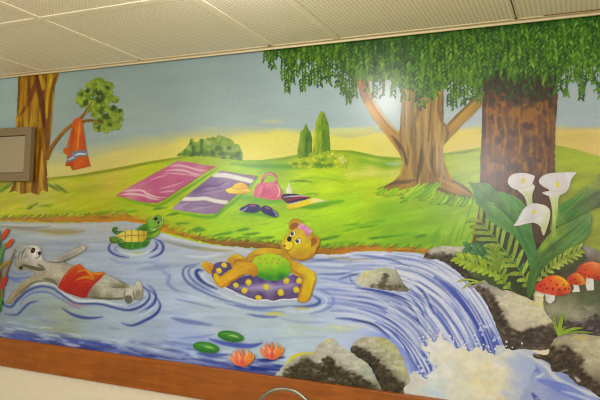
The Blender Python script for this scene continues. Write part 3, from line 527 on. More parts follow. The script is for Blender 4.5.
rock([(274, 377), (280, 370), (286, 362.5), (292, 356), (300, 352.5), (313, 351.5), (318, 346), (323, 341), (330, 338), (335, 340), (341, 346), (350, 351), (360, 356), (367, 363), (373, 373), (379, 383), (384, 391), (380, 400), (330, 396), (272, 388)],
     [(282, 370, (180, 174, 150)), (296, 357, (178, 172, 132)), (300, 362, (142, 134, 114)), (316, 354, (176, 168, 146)), (330, 343, (186, 178, 156)), (344, 352, (180, 174, 152)), (360, 362, (176, 178, 150)), (370, 374, (166, 168, 140)), (335, 358, (166, 158, 136)), (300, 372, (118, 112, 90)), (320, 376, (84, 76, 54)), (345, 380, (84, 76, 56)), (365, 386, (92, 84, 62))],
     [([(300, 366), (308, 360), (318, 368), (328, 358), (336, 366), (348, 372), (362, 380), (374, 388), (366, 394), (330, 388), (296, 380)], .9, 5), ([(284, 376), (292, 368), (306, 366), (312, 382), (290, 382)], .5, 4)], [([(318, 348), (330, 342), (346, 352), (366, 366), (372, 380), (352, 366), (330, 354)], .6, 5)],
     'painted grey rock by the orange water lilies, yellow along its crest', 56, (64, 56, 38), (204, 198, 172), [([(286, 364), (292, 357), (300, 353.5), (314, 352.5)], 4, (214, 200, 60), .9), ([(324, 341.5), (330, 339.5)], 3.4, (206, 196, 70), .85), ([(275, 375), (278, 374)], 3, (206, 204, 196), .8)])
rock([(350.5, 350), (352, 345), (357, 340), (364, 337), (374, 336), (384, 337.5), (391, 341), (397, 347), (402, 356), (406, 366), (409, 376), (416, 384), (426, 392), (436, 402), (384, 400), (381, 388), (375, 376), (370, 366), (363, 360), (355, 355)],
     [(356, 344, (182, 174, 150)), (372, 339, (184, 176, 146)), (384, 342, (176, 170, 104)), (394, 352, (172, 168, 108)), (402, 368, (172, 168, 112)), (376, 350, (154, 146, 118)), (360, 352, (110, 100, 78)), (376, 364, (100, 90, 70)), (390, 366, (150, 142, 114)), (388, 380, (98, 88, 68)), (404, 382, (160, 152, 128)), (420, 394, (170, 160, 136))],
     [([(351, 351), (358, 349), (370, 354), (382, 364), (390, 374), (400, 388), (386, 394), (378, 380), (370, 364), (358, 357)], .95, 4), ([(384, 376), (396, 380), (412, 392), (388, 396)], .8, 5)], [([(358, 342), (374, 338), (392, 346), (404, 370), (396, 366), (378, 350)], .55, 5)], 'painted leaning rock at the left foot of the waterfall', 57, (60, 52, 38), (206, 198, 168))

# ---------------- white foam at the foot of the fall
top = [(421, 343), (425, 347), (428.5, 345), (427, 339), (429, 334), (431, 341), (434, 343), (437, 340), (438.5, 334), (440.5, 332), (442, 333), (443, 338), (446, 340), (449, 341), (451.5, 345), (454, 347.5), (456.5, 349), (460, 348.5), (462, 345), (464, 346), (466, 350), (469, 351.5), (473, 350), (476, 347), (479, 348), (482, 351), (486, 350), (489, 354), (493, 353), (496, 356), (500, 354), (504, 352), (507, 348), (512, 351), (520, 350), (527, 354)]
low = [(533, 360), (536, 368), (531, 376), (528, 383), (524, 391), (519, 402), (520, 432), (400, 420), (404, 396), (404, 388), (411, 381), (409, 376), (414, 371), (421, 375), (427, 379), (428, 372), (433, 370), (436, 366), (430, 362), (428, 358), (430, 352), (424, 351)]
L = Layer((398, 326, 542, 435), .7, 61)
L.grad([(430, 345, (214, 206, 190)), (440, 338, (214, 206, 190)), (425, 385, (206, 204, 186)), (435, 372, (216, 210, 190)), (450, 360, (222, 212, 184)), (470, 365, (222, 210, 178)), (480, 380, (222, 204, 150)), (500, 370, (216, 204, 170)), (500, 395, (212, 196, 156)), (460, 390, (214, 208, 178)), (435, 390, (196, 206, 196)), (520, 356, (206, 200, 184)), (410, 378, (196, 188, 168)), (520, 390, (200, 196, 180))], 2.6, 30)
L.noise(16, 10, .06, 30); L.noise(5, 4, .04)
for k in range(90):
    x = L.R.uniform(412, 530); y = L.R.uniform(350, 405); c = [(230, 222, 200), (226, 210, 160), (200, 206, 198), (206, 198, 186)][L.R.randint(4)]
    L.stroke([(x - 4, y + L.R.uniform(-4, 4)), (x, y), (x + 4, y + L.R.uniform(-4, 4))], L.R.uniform(2, 5), c, 3, .35)
for p, w, c, o in [([(437, 366), (432, 370), (428, 374)], 2.6, (120, 132, 180), .7), ([(413, 377), (418, 380), (426, 383)], 2.4, (206, 176, 170), .6), ([(488, 360), (497, 362), (505, 366)], 3, (196, 192, 190), .5), ([(420, 390), (432, 392), (446, 396)], 5, (180, 196, 196), .6)]:
    L.stroke(p, w, c, 2, o)
bl = np.clip((L.X - 500 - (L.Y - 350) * .1 + 14 * fbm(L.X / 7, L.Y / 5, 4, 2)) / 26, 0, 1) * np.clip((L.Y - 352) / 8, 0, 1)
L.rgb = L.rgb * (1 - bl[..., None]) + np.array((158, 166, 186)) * bl[..., None]
for x, y in [(512, 362), (522, 372), (516, 384), (526, 364), (508, 394), (520, 356)]: L.blob(x, y, 7, 3.4, (166, 172, 188), 30, 4, .7, rough=1.5)
L.keep(top + low, False, rough=1.0, rs=3)
for k in range(60):
    t = L.R.rand(); i = int(t * (len(top) - 1)); x, y = top[i]; L.blob(x + L.R.uniform(-3, 3), y - L.R.uniform(0, 7), L.R.uniform(.5, 1.2), L.R.uniform(.5, 1.3), (214, 208, 200), 0, None, 1, True)
finish(L, 'foam', None, 'painted cream white foam where the waterfall lands', 'smooth')
# ---------------- tree at the left
def bark(L, n, x0, x1, y0, y1, pal, w=(1, 3), slant=0, op=.6, lean=None):
    for k in range(n):
        x = L.R.uniform(x0, x1); y = L.R.uniform(y0, y1); l = L.R.uniform(10, 26); q = (lean(x, y) if lean else slant)
        L.stroke([(x - q * l, y - l), (x + L.R.uniform(-1.5, 1.5), y), (x + q * l + L.R.uniform(-1, 1), y + l)], L.R.uniform(*w), pal[L.R.randint(len(pal))], 1.4, op)
L = Layer((5, 62, 64, 200), .8, 71)
L.grad([(22, 90, (134, 82, 30)), (35, 90, (138, 84, 26)), (48, 85, (146, 104, 40)), (22, 130, (130, 84, 34)), (35, 150, (160, 112, 46)), (45, 140, (124, 72, 24)), (30, 180, (160, 112, 54)), (46, 180, (120, 74, 34)), (15, 188, (130, 90, 50))], 2.4, 20)
bark(L, 120, 16, 52, 70, 195, [(94, 48, 14), (176, 122, 44), (76, 38, 12), (160, 106, 38), (196, 148, 64), (118, 64, 20)], (1, 3.2))
for p, w, c, o in [([(20, 72), (19, 90), (18, 118)], 2.4, (78, 54, 24), .8), ([(37, 74), (36, 84), (32, 94), (28, 104), (20, 116)], 5, (96, 46, 14), .85), ([(37, 74), (40, 90), (43, 110), (44, 128)], 5.5, (80, 38, 12), .9), ([(47, 75), (45, 86), (43, 98)], 3, (84, 42, 14), .8), ([(42, 78), (43.5, 84), (44, 90)], 5, (170, 120, 50), .8), ([(50, 80), (48, 100), (47, 118)], 3.6, (184, 132, 48), .85), ([(57, 75), (54, 84), (51, 100), (49, 130)], 4, (98, 54, 18), .85), ([(53.5, 92), (53, 120), (51, 145)], 1.8, (186, 146, 72), .8),
                   ([(22, 84), (25, 96), (27, 112)], 3, (156, 96, 30), .7), ([(38, 98), (35, 112), (37, 126)], 3, (160, 106, 38), .8), ([(31, 128), (33, 150), (31, 185)], 3, (196, 146, 66), .8), ([(40, 130), (41, 145), (39, 165), (38, 190)], 3, (110, 54, 20), .85), ([(47, 120), (48.5, 140), (46, 155)], 4.4, (112, 60, 18), .8), ([(42, 150), (43, 165), (41, 180), (45, 192)], 3, (178, 128, 60), .8), ([(44, 155), (46, 172), (47.5, 190)], 2.8, (100, 58, 28), .8), ([(36, 152), (35, 172), (33, 192)], 2.4, (110, 56, 24), .8), ([(26, 182), (25, 188), (24, 194)], 2.6, (110, 60, 30), .7), ([(16, 182), (14, 188), (12, 193)], 2.6, (96, 58, 30), .8)]:
    L.stroke(p, w, c, 1.3, o)
L.rgb = L.rgb * np.array((.97, 1.07, .98))
L.keep([(18.5, 66), (18, 95), (16.5, 120), (15.5, 150), (15, 178), (13, 186), (9, 193), (15, 191), (22, 194), (31, 192.5), (39, 195.5), (42, 190), (48.5, 192), (47.5, 180), (47, 166), (48, 155), (50.5, 141), (52.5, 120), (54, 96), (55, 86), (59, 76), (58.5, 66)], False, rough=.5)
lt = finish(L, 'orange_barked_tree', None, 'painted tree with a streaky orange brown trunk at the left', 'bark')
L = Layer((44, 98, 106, 160), .7, 72)
for p, w in [([(47, 158), (51, 149), (58, 139), (66, 130), (74, 124), (79, 120)], [5.5, 4.6, 4, 3.6, 3.2, 3]), ([(78, 122), (84, 115), (88, 109), (92, 103)], [3, 3, 2.8, 2.2]), ([(80, 123), (86, 121), (93, 120.5), (101, 122.5)], [2.8, 2.8, 2.6, 2])]:
    L.stroke(p, w, (122, 80, 36), add=True)
for p, w, c in [([(49, 150), (57, 138), (66, 129), (76, 122)], 1.4, (164, 116, 56)), ([(51, 152), (60, 140), (70, 130)], 1.3, (84, 52, 22)), ([(83, 118), (88, 110), (92, 104)], 1, (160, 112, 60)), ([(84, 122.6), (92, 121.6), (100, 123)], 1, (78, 50, 22))]: L.stroke(p, w, c, 1, .8)
finish(L, 'branch', lt, None, 'bark')
def puff(L, n, cols, cx, cy, rx, ry, s0, s1, op=.8, add=True):
    for k in range(n):
        r = math.sqrt(L.R.rand()); t = L.R.uniform(0, 6.28); x = cx + rx * r * math.cos(t); y = cy + ry * r * math.sin(t)
        L.blob(x, y, L.R.uniform(s0, s1), L.R.uniform(s0, s1) * .7, cols[L.R.randint(len(cols))], L.R.uniform(0, 180), .9, op, False)
        if add: L.blob(x, y, s1 * .8, s1 * .7, L.rgb[min(max(int((y - L.y0) / L.step), 0), L.ny - 1), min(max(int((x - L.x0) / L.step), 0), L.nx - 1)], 0, None, 1, True)
L = Layer((70, 72, 130, 144), .7, 73)
g = [(126, 142, 56), (108, 128, 44), (142, 156, 64), (92, 114, 40)]
L.rgb[:] = (112, 130, 48)
for a in [(97, 95, 16, 13), (101, 86, 12, 7), (84, 99, 6, 8), (110, 110, 12, 14), (116, 118, 7, 11), (104, 124, 10, 9), (97, 108, 9, 9)]: puff(L, 60, g, *a, 1.4, 2.8)
for x, y, rx, ry in [(98, 92, 5, 3.5), (94, 97, 2.5, 3), (101, 98, 4.5, 3), (104, 96, 3, 2.5), (99, 101, 3, 2), (86, 103, 2.2, 3), (88, 91, 2, 2.4), (82, 95, 1.4, 2), (108, 88, 2, 2), (102, 110, 2.2, 3.6), (106, 117, 3.6, 3), (101, 121, 3.4, 3), (115, 106, 2, 4), (120, 111, 1.8, 2.6), (113, 110, 3, 1.6), (110, 125, 2, 1.6), (99, 127, 2, 2)]:
    L.blob(x, y, rx, ry, (48, 66, 40), 20, 1.6, .85, rough=1)
puff(L, 60, g, 104, 106, 17, 24, 1.0, 1.9, .7, False)
L.stroke([(88, 109), (90, 106), (92.5, 102)], 2.2, (124, 92, 44), 1, .9); L.stroke([(94, 120.5), (98, 121), (102, 122.5)], 2, (118, 84, 40), 1, .8)
finish(L, 'foliage', lt, None, 'leaf')
L = Layer((60, 115, 94, 174), .5, 74)
L.keep([(73, 122), (75.5, 119), (79, 117.8), (82, 119.5), (83.5, 126), (85, 136), (87, 150), (89, 159), (91, 166.5), (82, 168.5), (72.5, 170.5), (71, 166.5), (65.8, 166), (67, 160), (67.5, 155), (64, 153), (63.8, 149), (66.5, 147), (68.5, 142), (71, 132)], False, rough=.25)
L.grad([(78, 120, (206, 90, 24)), (73, 135, (190, 76, 24)), (79, 130, (206, 106, 40)), (83, 140, (196, 82, 24)), (77, 145, (204, 96, 32)), (70, 150, (186, 78, 26)), (66, 151, (190, 96, 40)), (80, 162, (206, 86, 26)), (88, 164, (186, 78, 28)), (69, 164, (180, 72, 28))], 2.4, 6); L.rgb = L.rgb * np.array((.9, .95, 1.1)); L.noise(4, 18, .07)
for p, w, c in [([(80, 122), (79, 135), (78, 150)], 1.6, (214, 136, 60)), ([(75, 122), (73, 138), (70, 150)], 1.8, (156, 62, 24)), ([(83, 126), (83.5, 140), (85, 150)], 1.6, (170, 64, 20)), ([(74.5, 150), (73, 160), (72, 169)], 1.3, (140, 54, 22)), ([(76, 168), (82, 160)], 2, (220, 116, 40))]: L.stroke(p, w, c, 1, .75)
L.stroke([(67, 160), (71, 159), (75, 157)], 5, (104, 110, 118), .7, .95, 'none'); L.stroke([(75, 154), (81, 153.5), (87.5, 153)], 6, (104, 110, 120), .7, .95, 'none')
L.stroke([(68, 160), (72, 158.4), (75, 157)], 1.3, (186, 190, 194), .6, .9); L.stroke([(75, 155.5), (80, 154), (87, 154.2)], 1.7, (196, 198, 202), .6, .95); L.stroke([(67, 144.5), (69, 147.5)], 3, (104, 112, 124), .6, .9); L.stroke([(67, 146), (68.6, 148)], 1, (190, 194, 196), .5, .9)
finish(L, 'hanging_towel', None, 'painted orange towel with grey stripes draped over the branch', 'smooth')

# ---------------- willow trunk
TR = [(401, 74), (401.2, 100), (400.6, 125), (399.5, 131)]
L = Layer((352, 70, 490, 202), .8, 81)
L.grad([(362, 92, (150, 112, 76)), (375, 112, (190, 142, 72)), (390, 135, (168, 126, 60)), (402, 100, (150, 126, 84)), (412, 95, (164, 136, 84)), (418, 98, (112, 94, 78)), (430, 105, (172, 138, 76)), (442, 100, (150, 112, 64)), (410, 140, (140, 116, 76)), (425, 140, (150, 122, 80)), (438, 150, (132, 108, 76)), (460, 112, (168, 128, 50)), (475, 100, (140, 116, 50)), (405, 175, (150, 118, 66)), (390, 185, (130, 104, 62)), (420, 172, (140, 108, 60)), (435, 180, (120, 92, 50)), (455, 188, (150, 116, 60)), (468, 193, (120, 96, 52))], 2.6, 20)
L.rgb = L.rgb * np.array((1.07, 1.03, .90))
bark(L, 170, 401, 444, 85, 190, [(112, 88, 50), (190, 154, 86), (92, 70, 40), (170, 136, 76), (156, 120, 58), (204, 166, 92), (128, 104, 72)], (1, 2.8), op=.5)
for p, w, c, o in [([(360, 88), (366, 104), (378, 124), (392, 144), (400, 158)], 3, (206, 168, 88), .8), ([(362, 84), (370, 100), (382, 118), (396, 134)], 2.4, (128, 90, 60), .6), ([(369, 92), (378, 108), (390, 124), (400, 133)], 2.2, (208, 176, 104), .8), ([(360, 86), (363, 96), (366, 104)], 4.5, (140, 110, 96), .7), ([(366, 108), (380, 128), (394, 148)], 1.6, (120, 84, 46), .6), ([(392, 136), (400, 146), (405, 158), (407, 166)], 4.5, (82, 66, 44), .85),
                   ([(401.5, 92), (401.5, 130)], 1.6, (96, 80, 56), .8), ([(407, 92), (407, 128), (410, 150)], 2, (188, 154, 92), .7), ([(412, 95), (411, 120), (414, 150)], 3, (120, 98, 64), .6), ([(418, 86), (418, 100), (421, 112)], 5, (96, 80, 72), .8), ([(432, 95), (430, 120), (428, 150)], 2, (96, 72, 40), .7), ([(440, 95), (439, 108), (441, 122)], 4, (110, 78, 46), .7), ([(436, 96), (435, 130), (437, 150)], 2.6, (184, 144, 80), .7), ([(426, 100), (425, 140), (422, 165)], 3, (178, 148, 96), .6),
                   ([(422, 148), (421, 162), (417, 182)], 4.5, (84, 66, 42), .85), ([(428, 142), (428, 160), (431, 172)], 3, (188, 148, 84), .7), ([(433, 146), (432, 164), (437, 180)], 3.2, (82, 66, 48), .8), ([(441, 146), (441, 166), (448, 180)], 3.4, (150, 134, 108), .7), ([(444, 158), (448, 170), (452, 180)], 2.8, (190, 140, 50), .8), ([(412, 150), (410, 165), (404, 180)], 3, (176, 138, 74), .7), ([(401, 150), (404, 162), (401, 174), (394, 182)], 1.8, (190, 164, 72), .8), ([(380, 188), (394, 183), (406, 182), (415, 180)], 4, (98, 78, 48), .8), ([(392, 190), (404, 186), (414, 184)], 2.4, (176, 130, 40), .7),
                   ([(447, 127), (456, 117), (468, 105), (480, 95)], 2.2, (84, 68, 34), .8), ([(450, 130), (462, 116), (476, 102)], 3, (186, 146, 62), .8), ([(452, 136), (464, 122), (480, 105)], 2, (150, 112, 36), .7), ([(443.5, 96), (444, 112), (445, 126)], 2.4, (76, 60, 42), .9), ([(446, 126), (448, 134), (445, 146)], 2.6, (96, 76, 42), .8),
                   ([(436, 178), (446, 182), (458, 188), (470, 194)], 3, (172, 134, 74), .8), ([(452, 181), (461, 184), (471, 193)], 2.4, (48, 46, 28), .9), ([(455, 181), (462, 184), (470, 190)], 1, (180, 180, 140), .8), ([(432, 184), (444, 191), (458, 196), (470, 197)], 3.4, (84, 66, 38), .8)]:
    L.stroke(p, w, c, 1.3, o)
L.keep([(358, 74), (357.5, 84), (360.5, 96), (366, 107), (373, 118), (382, 130), (391, 142), (398, 151), (401.5, 158), (403, 164), (400, 174), (394, 181), (386, 185.5), (376, 189.5), (390, 191), (404, 189.5), (416, 186), (426, 189), (438, 191), (448, 195.5), (460, 197), (470, 198.5), (473, 196), (471, 191), (464, 185), (456, 181), (451, 177), (446, 167), (443, 155), (443, 146), (448, 140), (455, 133), (463, 124), (472, 116), (484, 104), (490, 92), (481, 92), (470, 102), (460, 111), (452, 119), (446.5, 125), (443.6, 122), (443.4, 100), (444, 74), (401, 74), (401.2, 100), (400.6, 125), (399.5, 131.5), (396, 130), (390, 123), (382, 112), (375, 102), (370, 92), (368, 74)], False, rough=.4)
wt = finish(L, 'willow_tree', None, 'painted weeping willow with a forked tan trunk', 'bark')
# grass over the roots
L = Layer((374, 170, 482, 206), .7, 82)
for k in range(60):
    x = L.R.uniform(412, 438); y = 190 - (x - 412) * .1 + L.R.uniform(-2, 6); L.stroke([(x - 12, y + 7), (x - 3, y + 1), (x + 4, y - 5)], 1.8, [(160, 196, 40), (130, 178, 26), (186, 208, 76), (100, 152, 24), (150, 186, 40)][L.R.randint(5)], None, 1, 'both', True)
for k in range(44):
    x = L.R.uniform(432, 472); y = 195 + (x - 432) * .14 + L.R.uniform(0, 3); L.stroke([(x - 5, y + 6), (x, y + 1), (x + 2, y - 5)], 1.6, [(150, 190, 40), (120, 170, 26), (170, 200, 60), (92, 140, 26)][L.R.randint(4)], None, 1, 'both', True)
for k in range(30):
    x = L.R.uniform(378, 414); y = 191 + L.R.uniform(-1, 3); L.stroke([(x - 5, y + 3), (x, y), (x + 4, y - 3)], 1.5, [(166, 204, 36), (136, 188, 24), (190, 190, 60)][L.R.randint(3)], None, 1, 'both', True)
finish(L, 'grass_tuft', None, 'painted bright grass blades over the willow roots', 'grass')

# ---------------- dark tree on the right
L = Layer((462, 66, 568, 262), .9, 83)
L.grad([(486, 90, (96, 56, 26)), (484, 130, (84, 50, 24)), (500, 95, (70, 46, 24)), (520, 90, (56, 46, 26)), (545, 95, (72, 50, 28)), (500, 125, (126, 78, 32)), (515, 135, (120, 74, 30)), (535, 125, (90, 52, 24)), (550, 130, (96, 64, 36)), (490, 160, (96, 54, 24)), (510, 155, (108, 64, 28)), (540, 155, (96, 56, 28)), (500, 178, (84, 44, 26)), (530, 180, (74, 42, 26)), (550, 180, (64, 42, 26)), (475, 235, (104, 56, 28)), (500, 215, (66, 44, 26)), (535, 210, (72, 46, 26)), (548, 220, (64, 52, 28))], 2.4, 30)
L.rgb = L.rgb * np.array((1.06, 1.02, .86))
L.mottle(5, 7, (154, 100, 32), -.02, .14, .65, 0, 2, [(486, 100), (553, 100), (551, 168), (485, 172)], 14)
L.mottle(5, 7, (56, 32, 14), .05, .1, .75, 0, 6)
bark(L, 60, 482, 555, 85, 240, [(64, 36, 14), (146, 96, 30), (116, 70, 24), (80, 48, 18), (166, 114, 38)], (1.2, 3), op=.45)
for x, y, a, b in [(511, 145, 5, 5.5), (525, 148, 4.5, 4.5), (498, 140, 3.6, 4), (515, 133, 3, 3), (535, 140, 3, 4), (495, 160, 4, 3.4), (528, 160, 6, 2.5), (541, 150, 2.6, 3.6), (488, 147, 3, 4)]: L.blob(x, y, a, b, (76, 44, 18), 0, 2.2, .75, rough=.7)
for p, w, c, o in [([(484, 92), (483, 130), (482, 180)], 3.2, (60, 34, 16), .7), ([(488, 100), (487, 125), (488, 160)], 2, (150, 94, 38), .7), ([(494, 112), (496, 128), (493, 142)], 2.4, (176, 116, 42), .7), ([(504, 122), (506, 136), (502, 158)], 2.6, (170, 112, 42), .7), ([(519, 128), (521, 142), (517, 158)], 2.2, (172, 112, 40), .7), ([(531, 134), (532, 150)], 2, (150, 94, 36), .7), ([(554, 100), (553, 140), (552, 185)], 3, (100, 74, 50), .6), ([(546, 98), (547, 106), (547, 114)], 3, (140, 84, 44), .7), ([(478, 216), (476, 232), (471, 248)], 3.5, (124, 64, 30), .8)]:
    L.stroke(p, w, c, 1.8, o)
for k in range(46):
    x = L.R.uniform(484, 556); y = L.R.uniform(76, 104) - abs(x - 520) * .1; L.blob(x, y, L.R.uniform(1.5, 3.4), L.R.uniform(2, 4.2), [(40, 36, 20), (44, 60, 24), (58, 40, 20)][L.R.randint(3)], 0, 1.6, .7)
L.keep([(483, 66), (482.8, 95), (482, 125), (481, 155), (480, 185), (480, 205), (477.5, 220), (474.5, 235), (469, 250), (480, 256), (520, 258), (552, 250), (558, 225), (556, 200), (555, 175), (554.5, 150), (556, 120), (557.5, 95), (558, 66)], False, rough=.5)
dt = finish(L, 'brown_trunked_tree', None, 'painted thick dark brown mottled trunk at the right', 'bark')

# ---------------- hanging willow leaves
def leaves(L, x, y0, y1, pal, add=True, wd=1.5, ln=5, gap=3.4, op=.9, dx=3.0):
    y = y0; R = L.R; x0 = x
    while y < y1:
        x = x0 + 1.2 * math.sin(y * .13 + x0)
        for sgn in (-1, 1):
            if R.rand() < .12: continue
            c = pal[R.randint(len(pal))]; l = ln * R.uniform(.75, 1.2)
            L.stroke([(x, y), (x + sgn * dx * .65 * R.uniform(.8, 1.2), y + l * .45), (x + sgn * dx * R.uniform(.7, 1.1), y + l)], wd * R.uniform(.8, 1.25), c, None, op, 'both', add)
        y += gap * R.uniform(.8, 1.2)
    if add: L.stroke([(x0, y0), (x0, y1)], .9, (54, 84, 30), None, .9, 'none', True, False)
L = Layer((258, -4, XR, 118), .9, 91)
ceil_y = lambda x: 77 - .1083 * x
ux = [258, 268, 276, 282, 290, 298, 303, 310, 318, 324, 332, 340, 348, 356, 364, 374, 384, 394, 402, 412, 424, 436, 446, 454, 462, 472, 482, 492, 505, 520, 535, 548, 558, 562, 568, 580, 600, 630, XR]
uy = [44, 46, 46, 58, 68, 58, 66, 58, 60, 62, 60, 64, 74, 80, 80, 82, 80, 82, 88, 92, 96, 92, 88, 80, 82, 86, 86, 82, 80, 80, 84, 86, 84, 74, 68, 66, 66, 64, 64]
L.grad([(275, 55, (72, 112, 40)), (300, 62, (108, 148, 56)), (330, 58, (104, 146, 54)), (345, 70, (104, 148, 60)), (370, 55, (58, 102, 34)), (400, 60, (62, 110, 36)), (380, 85, (104, 138, 80)), (350, 85, (102, 138, 76)), (420, 80, (84, 136, 48)), (440, 60, (84, 132, 36)), (460, 75, (90, 140, 42)), (490, 60, (74, 120, 30)), (520, 65, (64, 106, 26)), (550, 60, (60, 104, 32)), (580, 50, (58, 98, 34)), (600, 60, (62, 100, 40)), (640, 50, (54, 92, 34))], 2.4, 30)
yb = np.interp(L.X, ux, uy) + 9 * fbm(L.X / 5, L.Y / 30, 8, 2)
L.a = np.clip(.5 - (L.Y - yb) / L.step, 0, 1) * (L.X > 264.5 + 4 * fbm(L.Y / 4, L.X / 9, 3, 2))
dkg = [(30, 66, 18), (38, 76, 22), (46, 86, 24), (24, 52, 14)]; mid = [(70, 116, 32), (82, 130, 38), (60, 102, 28), (94, 142, 46)]; lit = [(112, 158, 56), (98, 150, 44), (126, 168, 70)]
for k in range(420):
    x = L.R.uniform(266, 795); y = ceil_y(x) + L.R.uniform(0, 1) ** 1.3 * 58
    L.stroke([(x, y - 10), (x + L.R.uniform(-1, 1), y), (x + L.R.uniform(-1, 1), y + 12)], L.R.uniform(1.2, 3.2), (mid + lit + dkg[:2])[L.R.randint(9)], 1.6, .45)
for k in range(240):
    x = L.R.uniform(266, 795); y = ceil_y(x) + abs(L.R.normal(0, 9)) + 2
    L.stroke([(x, y - 6), (x + L.R.uniform(-1, 1), y), (x + L.R.uniform(-1, 1), y + 9)], L.R.uniform(1.6, 3.6), dkg[L.R.randint(4)], 2, .5)
x = 267.
while x < 795:
    yb0 = np.interp(x, ux, uy)
    leaves(L, x + 3, ceil_y(x) + 8, yb0 + L.R.uniform(-6, 2), lit + mid[:2], False, 1.9, 6, 4.6, .8, 3.4)
    x += L.R.uniform(6, 9)
x = 268.
while x < 795:
    yb0 = np.interp(x, ux, uy)
    L.stroke([(x, ceil_y(x)), (x + .6, (ceil_y(x) + yb0) / 2), (x, yb0 - 4)], 1.1, dkg[1], 1, .6, 'end')
    leaves(L, x, ceil_y(x) + 2, yb0 - L.R.uniform(0, 16), dkg, False, 1.8, 5.6, 4.2, .88, 3.3)
    x += L.R.uniform(6.5, 9.5)
for x, y1 in [(267, 61), (270.5, 66), (274, 66), (278, 57), (285, 79), (288.5, 92), (292, 82), (297, 76), (303, 92), (306, 84), (312, 85), (317, 78), (321, 86), (325, 76), (329, 83), (333, 77), (338, 88), (342, 92), (346, 97), (350, 103), (354, 96), (366, 92), (374, 98), (383, 96), (392, 95), (403, 98), (410, 100), (418, 104), (424, 106), (431, 101), (438, 96), (443, 90), (450.5, 106), (453.5, 111), (457, 96), (461, 102), (464, 106), (468, 100), (473, 98), (478, 102), (482, 96), (560, 90), (566, 97), (571, 82), (576, 80), (580, 99), (583, 92), (588, 80), (593, 84), (597, 90), (601, 96), (612, 88), (624, 92), (640, 86), (660, 92), (690, 84), (720, 96), (750, 88), (780, 90)]:
    leaves(L, x, np.interp(x, ux, uy) - 10, y1, dkg[:3] + mid, True, 1.6, 4.6, 3.4, 1)
# dark leaves over the brown trunk
for k in range(110):
    x = L.R.uniform(484, 556); y = np.interp(x, ux, uy) + L.R.uniform(-9, 9) + (8 * L.R.rand() if 508 < x < 545 else 0)
    L.stroke([(x, y - 4), (x + L.R.uniform(-1, 1), y), (x + L.R.uniform(-1, 1), y + 5)], 3, [(40, 64, 22), (48, 84, 28), (36, 46, 18), (44, 40, 18), (60, 100, 34)][L.R.randint(5)], None, .9, 'both', True)
for k in range(60):
    x = L.R.uniform(484, 554); y = L.R.uniform(80, 92) + (12 * L.R.rand() if 500 < x < 548 else 0); L.blob(x, y, L.R.uniform(1.4, 2.8), L.R.uniform(2, 3.8), [(42, 40, 20), (38, 52, 20), (54, 38, 18)][L.R.randint(3)], 0, 1, .85, True)
L.stroke([(264, 49), (400, 35), (500, 24), (640, 8)], 5, (42, 84, 28), 3, .7, 'none', smooth=False)
L.rgb = np.clip(L.rgb * np.array((1.10, 1.02, 1.05)), 0, 255)
L.a *= (L.Y > ceil_y(L.X) - 6)
finish(L, 'foliage', wt, 'curtain of hanging green willow leaves', 'leaf')
# ---------------- picnic things
L = Layer((112, 156, 222, 208), .7, 101)
L.grad([(190, 163, (186, 84, 116)), (212, 166, (190, 76, 104)), (180, 168, (190, 110, 130)), (200, 172, (188, 116, 136)), (165, 175, (184, 84, 108)), (180, 180, (176, 72, 110)), (155, 184, (172, 76, 110)), (170, 186, (180, 90, 116)), (140, 186, (180, 100, 116)), (130, 193, (190, 130, 130)), (150, 195, (182, 100, 122)), (122, 196, (170, 66, 84)), (160, 200, (166, 64, 96)), (145, 201, (168, 70, 96)), (190, 178, (170, 80, 112))], 2.6, 12)
L.rgb = L.rgb * .9 + np.array((206, 150, 160)) * .1
L.noise(14, 4, .07, -25)
wh = (222, 192, 180)
for p, w, o in [([(123, 191.5), (132, 190.5), (142, 190.5), (148, 194), (156, 197), (166, 197.5)], 1.8, .9), ([(120, 195), (132, 194), (144, 195.5), (152, 198.5), (162, 200)], 1.8, .85), ([(171, 166.5), (178, 165.5), (188, 167), (198, 170), (208, 171)], 1.8, .8), ([(166, 171), (176, 170), (186, 171), (196, 174.5), (203, 175.5)], 2.2, .75), ([(163, 173.5), (176, 173.5), (190, 175), (199, 177)], 1.3, .6), ([(150, 180), (160, 177), (168, 175)], 1.3, .6), ([(160, 189), (172, 186), (184, 182)], 1.3, .6), ([(140, 185), (152, 181)], 1.2, .4), ([(160, 192.5), (168, 191.5), (176, 191)], 1.6, .6)]:
    L.stroke(p, w, wh, .9, o)
L.keep([(116.5, 195.5), (128, 188), (146, 178), (165, 168), (177.5, 161), (192, 162.5), (204, 165.5), (216.5, 166), (205, 173), (192, 182), (178, 191), (166, 199), (158, 203), (150, 203), (140, 201.5), (130, 199), (122, 196.8)], False, rough=.3)
finish(L, 'beach_blanket', None, 'painted pink blanket with wavy white stripes spread on the grass', 'smooth')
L = Layer((168, 166, 262, 220), .7, 102)
L.grad([(222, 173, (146, 120, 136)), (250, 175, (126, 104, 116)), (205, 184, (112, 84, 120)), (216, 186, (108, 80, 132)), (225, 184, (140, 116, 150)), (200, 192, (110, 84, 124)), (215, 195, (146, 116, 144)), (232, 195, (120, 92, 124)), (185, 204, (136, 108, 134)), (200, 207, (150, 124, 148)), (215, 210, (140, 110, 132)), (240, 188, (128, 100, 130)), (178, 208, (166, 140, 160))], 2.6, 12)
L.rgb = L.rgb * .88 + np.array((170, 150, 170)) * .12
